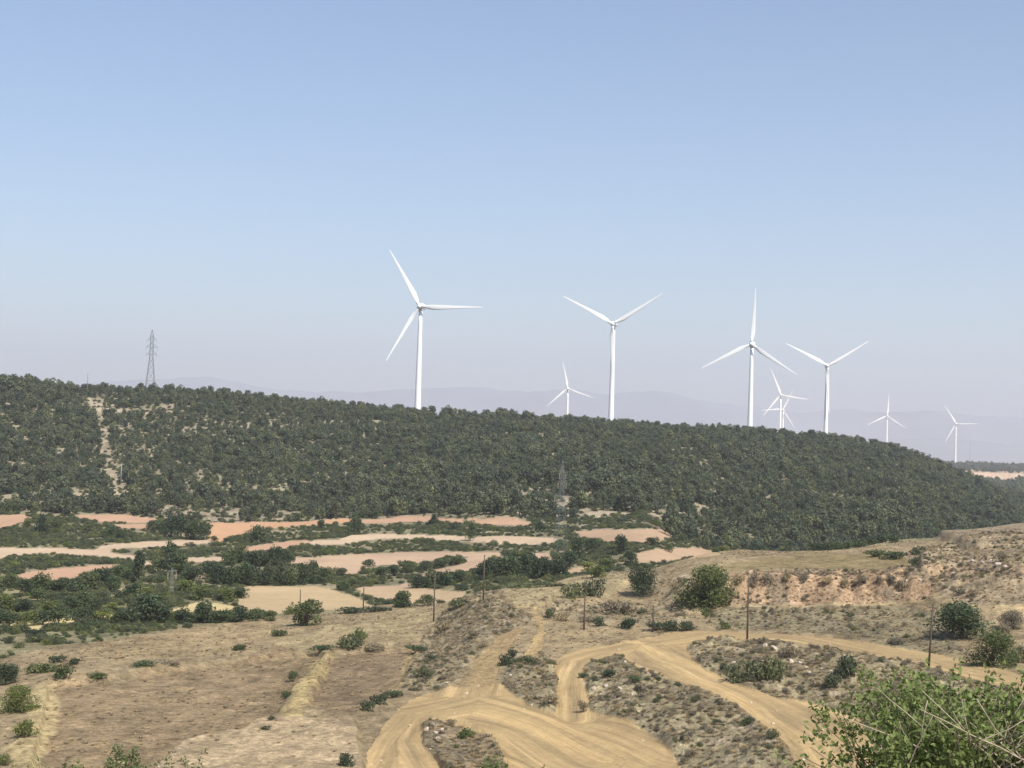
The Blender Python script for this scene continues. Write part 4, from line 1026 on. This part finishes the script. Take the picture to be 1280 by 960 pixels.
# ------------------------------------------------------------------ leafy plants close to the camera
def near_plant(name, label, px, D, ztop_py, rad, nleaf, leafsize, ntw, seed, bare=0, asym=1.):
    rg = np.random.default_rng(seed)
    az, t = ray(px, ztop_py); x, y = D * math.sin(az), D * math.cos(az); g = float(height(np.array([x]), np.array([y]))[0]); Hh = t * D - g
    th = thing(name, label, 'tree' if name.endswith('tree') else 'shrub', (x, y, g))
    v, f = [], []; ends = []
    for k in range(3):
        a = rg.random() * 6.28; e = (rad * .25 * math.cos(a), rad * .25 * math.sin(a), Hh * .45); b = wob((.08 * math.cos(a), .08 * math.sin(a), -.2), e, 4, .06, rg)
        tube(v, f, b, .06 * Hh / 3.6, .035 * Hh / 3.6, 8)
        for j in range(ntw // 3):
            st = b[rg.integers(2, 5)]; u_ = rg.random() * 6.28; el = rg.random() ** .8
            rr = rad * (.45 + .55 * rg.random()) * math.cos(el * 1.15); e2 = (rr * math.cos(u_), rr * math.sin(u_), Hh * (.42 + .56 * math.sin(el * 1.5)) - .1 * rg.random())
            br = wob(st, e2, 6, .06, rg); tube(v, f, br, .011 * Hh / 3.6, .003, 5); ends.append(br)
    obj('trunk', v, f, M_bark, th, True)
    C = []
    for k in range(nleaf // 9):
        br = ends[rg.integers(0, len(ends))]; q = 1.6 + 4.4 * rg.random() ** .55; i = min(int(q), 5); fr = q - i
        p = br[i] * (1 - fr) + br[min(i + 1, 6)] * fr + rg.normal(size=3) * rad * .05
        for j in range(9): C.append(p + rg.normal(size=3) * leafsize * .55)
    C = np.array(C); n = len(C)
    # pointed leaves: six-point blades folded on the midrib
    a = rg.normal(size=(n, 3)) + (0, 0, .25); a /= np.linalg.norm(a, axis=1)[:, None]
    b = np.cross(a, rg.normal(size=(n, 3))); b /= np.linalg.norm(b, axis=1)[:, None]; c = np.cross(a, b)
    L = leafsize * (.6 + .7 * rg.random(n))[:, None]; w = L * .24
    P0 = C; P1 = C + a * L * .35 + b * w + c * w * .3; P2 = C + a * L * .7 + b * w * .8 + c * w * .3; P3 = C + a * L; P4 = C + a * L * .7 - b * w * .8 + c * w * .3; P5 = C + a * L * .35 - b * w + c * w * .3; M1 = C + a * L * .5
    vv = np.stack([P0, P1, P2, P3, P4, P5], 1).reshape(-1, 3)
    base = (np.arange(n) * 6)[:, None]; ff = np.concatenate([base + np.array([[0, 1, 2, 3]]), base + np.array([[0, 3, 4, 5]])])
    me = npmesh('crown', vv, ff, M_fresh, False, vattr=np.repeat(np.clip(rg.random(n) * .55 + .45 * np.repeat(rg.random(n // 9 + 1), 9)[:n], 0, 1), 6)); link('crown', me, th)
    if bare:
        v, f = [], []
        for k in range(bare):
            s = (rg.normal() * .4 + .25, -.3 * rad, Hh * .74); u_ = rg.uniform(-1, .8)
            e = (rad * .8 * u_ * (.5 + .5 * rg.random()), -rad * (.3 + .3 * rg.random()), Hh * (.90 + .14 * rg.random() * (1 - abs(u_) * .5)))
            br = wob(s, e, 7, .07, rg); tube(v, f, br, .010, .004, 6)
            for q in range(2):
                m_ = br[rg.integers(3, 6)]; e3 = m_ + np.array([rg.normal() * .3, -.1, .15 + .25 * rg.random()]); tube(v, f, wob(m_, e3, 3, .08, rg), .006, .003, 5)
        obj('bare_twigs', v, f, M_twig, th, True)
    return th
near_plant('leafy_tree', 'bright green leafy tree with pale bare twigs filling the lower right corner', 1218, 17, 844, 2.3, 40000, .064, 260, 31, 15)
near_plant('leafy_shrub', 'bright green shrub tip rising at the bottom edge inside the road bend', 622, 26, 929, .5, 3600, .06, 30, 33)
near_plant('leafy_shrub', 'green shrub tip at the bottom edge, centre of the three at lower left', 150, 30, 932, 1.1, 7000, .06, 40, 35)
near_plant('leafy_shrub', 'green shrub tip at the bottom edge, right of the three at lower left', 222, 31, 938, 1.1, 6000, .06, 40, 37, 5)
near_plant('leafy_shrub', 'low green shrub tip at the bottom edge, left of the three at lower left', 70, 31, 943, 1.1, 5000, .06, 40, 39)
near_plant('leafy_shrub', 'barely showing green tips at the bottom edge right of the bend shrub', 672, 27, 950, .3, 900, .06, 20, 41)

# ------------------------------------------------------------------ haze
hb = [(-19600, -19600, -126), (19600, 19600, 760)]
(x0, y0, z0), (x1, y1, z1) = hb
m, nt, b = mat('haze_air'); nt.nodes.remove(b)
pv = nt.nodes.new('ShaderNodeVolumePrincipled'); pv.inputs['Color'].default_value = (.80, .83, .915, 1); pv.inputs['Density'].default_value = HAZE; pv.inputs['Anisotropy'].default_value = .2
nt.links.new(pv.outputs[0], nt.nodes['Material Output'].inputs['Volume'])
o = obj('haze', [(x0,y0,z0),(x1,y0,z0),(x1,y1,z0),(x0,y1,z0),(x0,y0,z1),(x1,y0,z1),(x1,y1,z1),(x0,y1,z1)], [(0,3,2,1),(4,5,6,7),(0,1,5,4),(1,2,6,5),(2,3,7,6),(3,0,4,7)], m)
tag(o, 'thin pale air haze over the whole valley', 'haze', kind='stuff')

# ------------------------------------------------------------------ light, sky, camera
SAZ, SEL = R(146), R(50)
sd_ = np.array([math.sin(SAZ) * math.cos(SEL), math.cos(SAZ) * math.cos(SEL), math.sin(SEL)])
lt = bpy.data.lights.new('sun', 'SUN'); lt.energy = SUN; lt.angle = R(.5); lt.color = (1, .95, .87)
lo_ = bpy.data.objects.new('sun', lt); COL.objects.link(lo_)
from mathutils import Vector, Matrix
lo_.rotation_euler = Vector(sd_).to_track_quat('Z', 'Y').to_euler()
w = bpy.data.worlds.new('World'); scene.world = w; w.use_nodes = True; nt = w.node_tree
bg = nt.nodes['Background']; sk = nt.nodes.new('ShaderNodeTexSky'); sk.sky_type = 'NISHITA'; sk.sun_disc = False
sk.sun_elevation = SEL; sk.sun_rotation = SAZ; sk.air_density = 1.0; sk.dust_density = 1.6; sk.ozone_density = 3.0; sk.altitude = 600
# a thin streak of cirrus at the right
tc = nt.nodes.new('ShaderNodeTexCoord').outputs['Generated']
mp = nt.nodes.new('ShaderNodeMapping'); mp.inputs['Scale'].default_value = (5, 5, 60); mp.inputs['Rotation'].default_value = (0, R(-3), 0); nt.links.new(tc, mp.inputs[0])
nz = noise(nt, 1.6, mp.outputs[0], 5, .55); cr = ramp(nt, nz, [(.62, (0, 0, 0)), (.9, (.06,) * 3)])
skc = mix(nt, sk.outputs[0], (5.5, 5.8, 6.4, 1), 0.); mn = skc.node
sp = nt.nodes.new('ShaderNodeRGBToBW'); nt.links.new(cr, sp.inputs[0]); nt.links.new(sp.outputs[0], mn.inputs[0])
nt.links.new(skc, bg.inputs[0]); bg.inputs[1].default_value = SKY
cam = bpy.data.cameras.new('camera'); co = bpy.data.objects.new('camera', cam); COL.objects.link(co); scene.camera = co
cam.sensor_fit = 'HORIZONTAL'; cam.sensor_width = 36; cam.lens = F / 1280 * 36; cam.clip_start = .2; cam.clip_end = 60000
co.matrix_world = Matrix(((rt[0], up[0], -fw[0], 0), (rt[1], up[1], -fw[1], 0), (rt[2], up[2], -fw[2], 0), (0, 0, 0, 1)))
vs = scene.view_settings; vs.view_transform = 'Standard'; vs.look = 'None'; vs.exposure = EXPO; vs.gamma = 1; vs.use_curve_mapping = False
scene.cycles.volume_bounces = 1; scene.cycles.max_bounces = 5; scene.cycles.transparent_max_bounces = 4
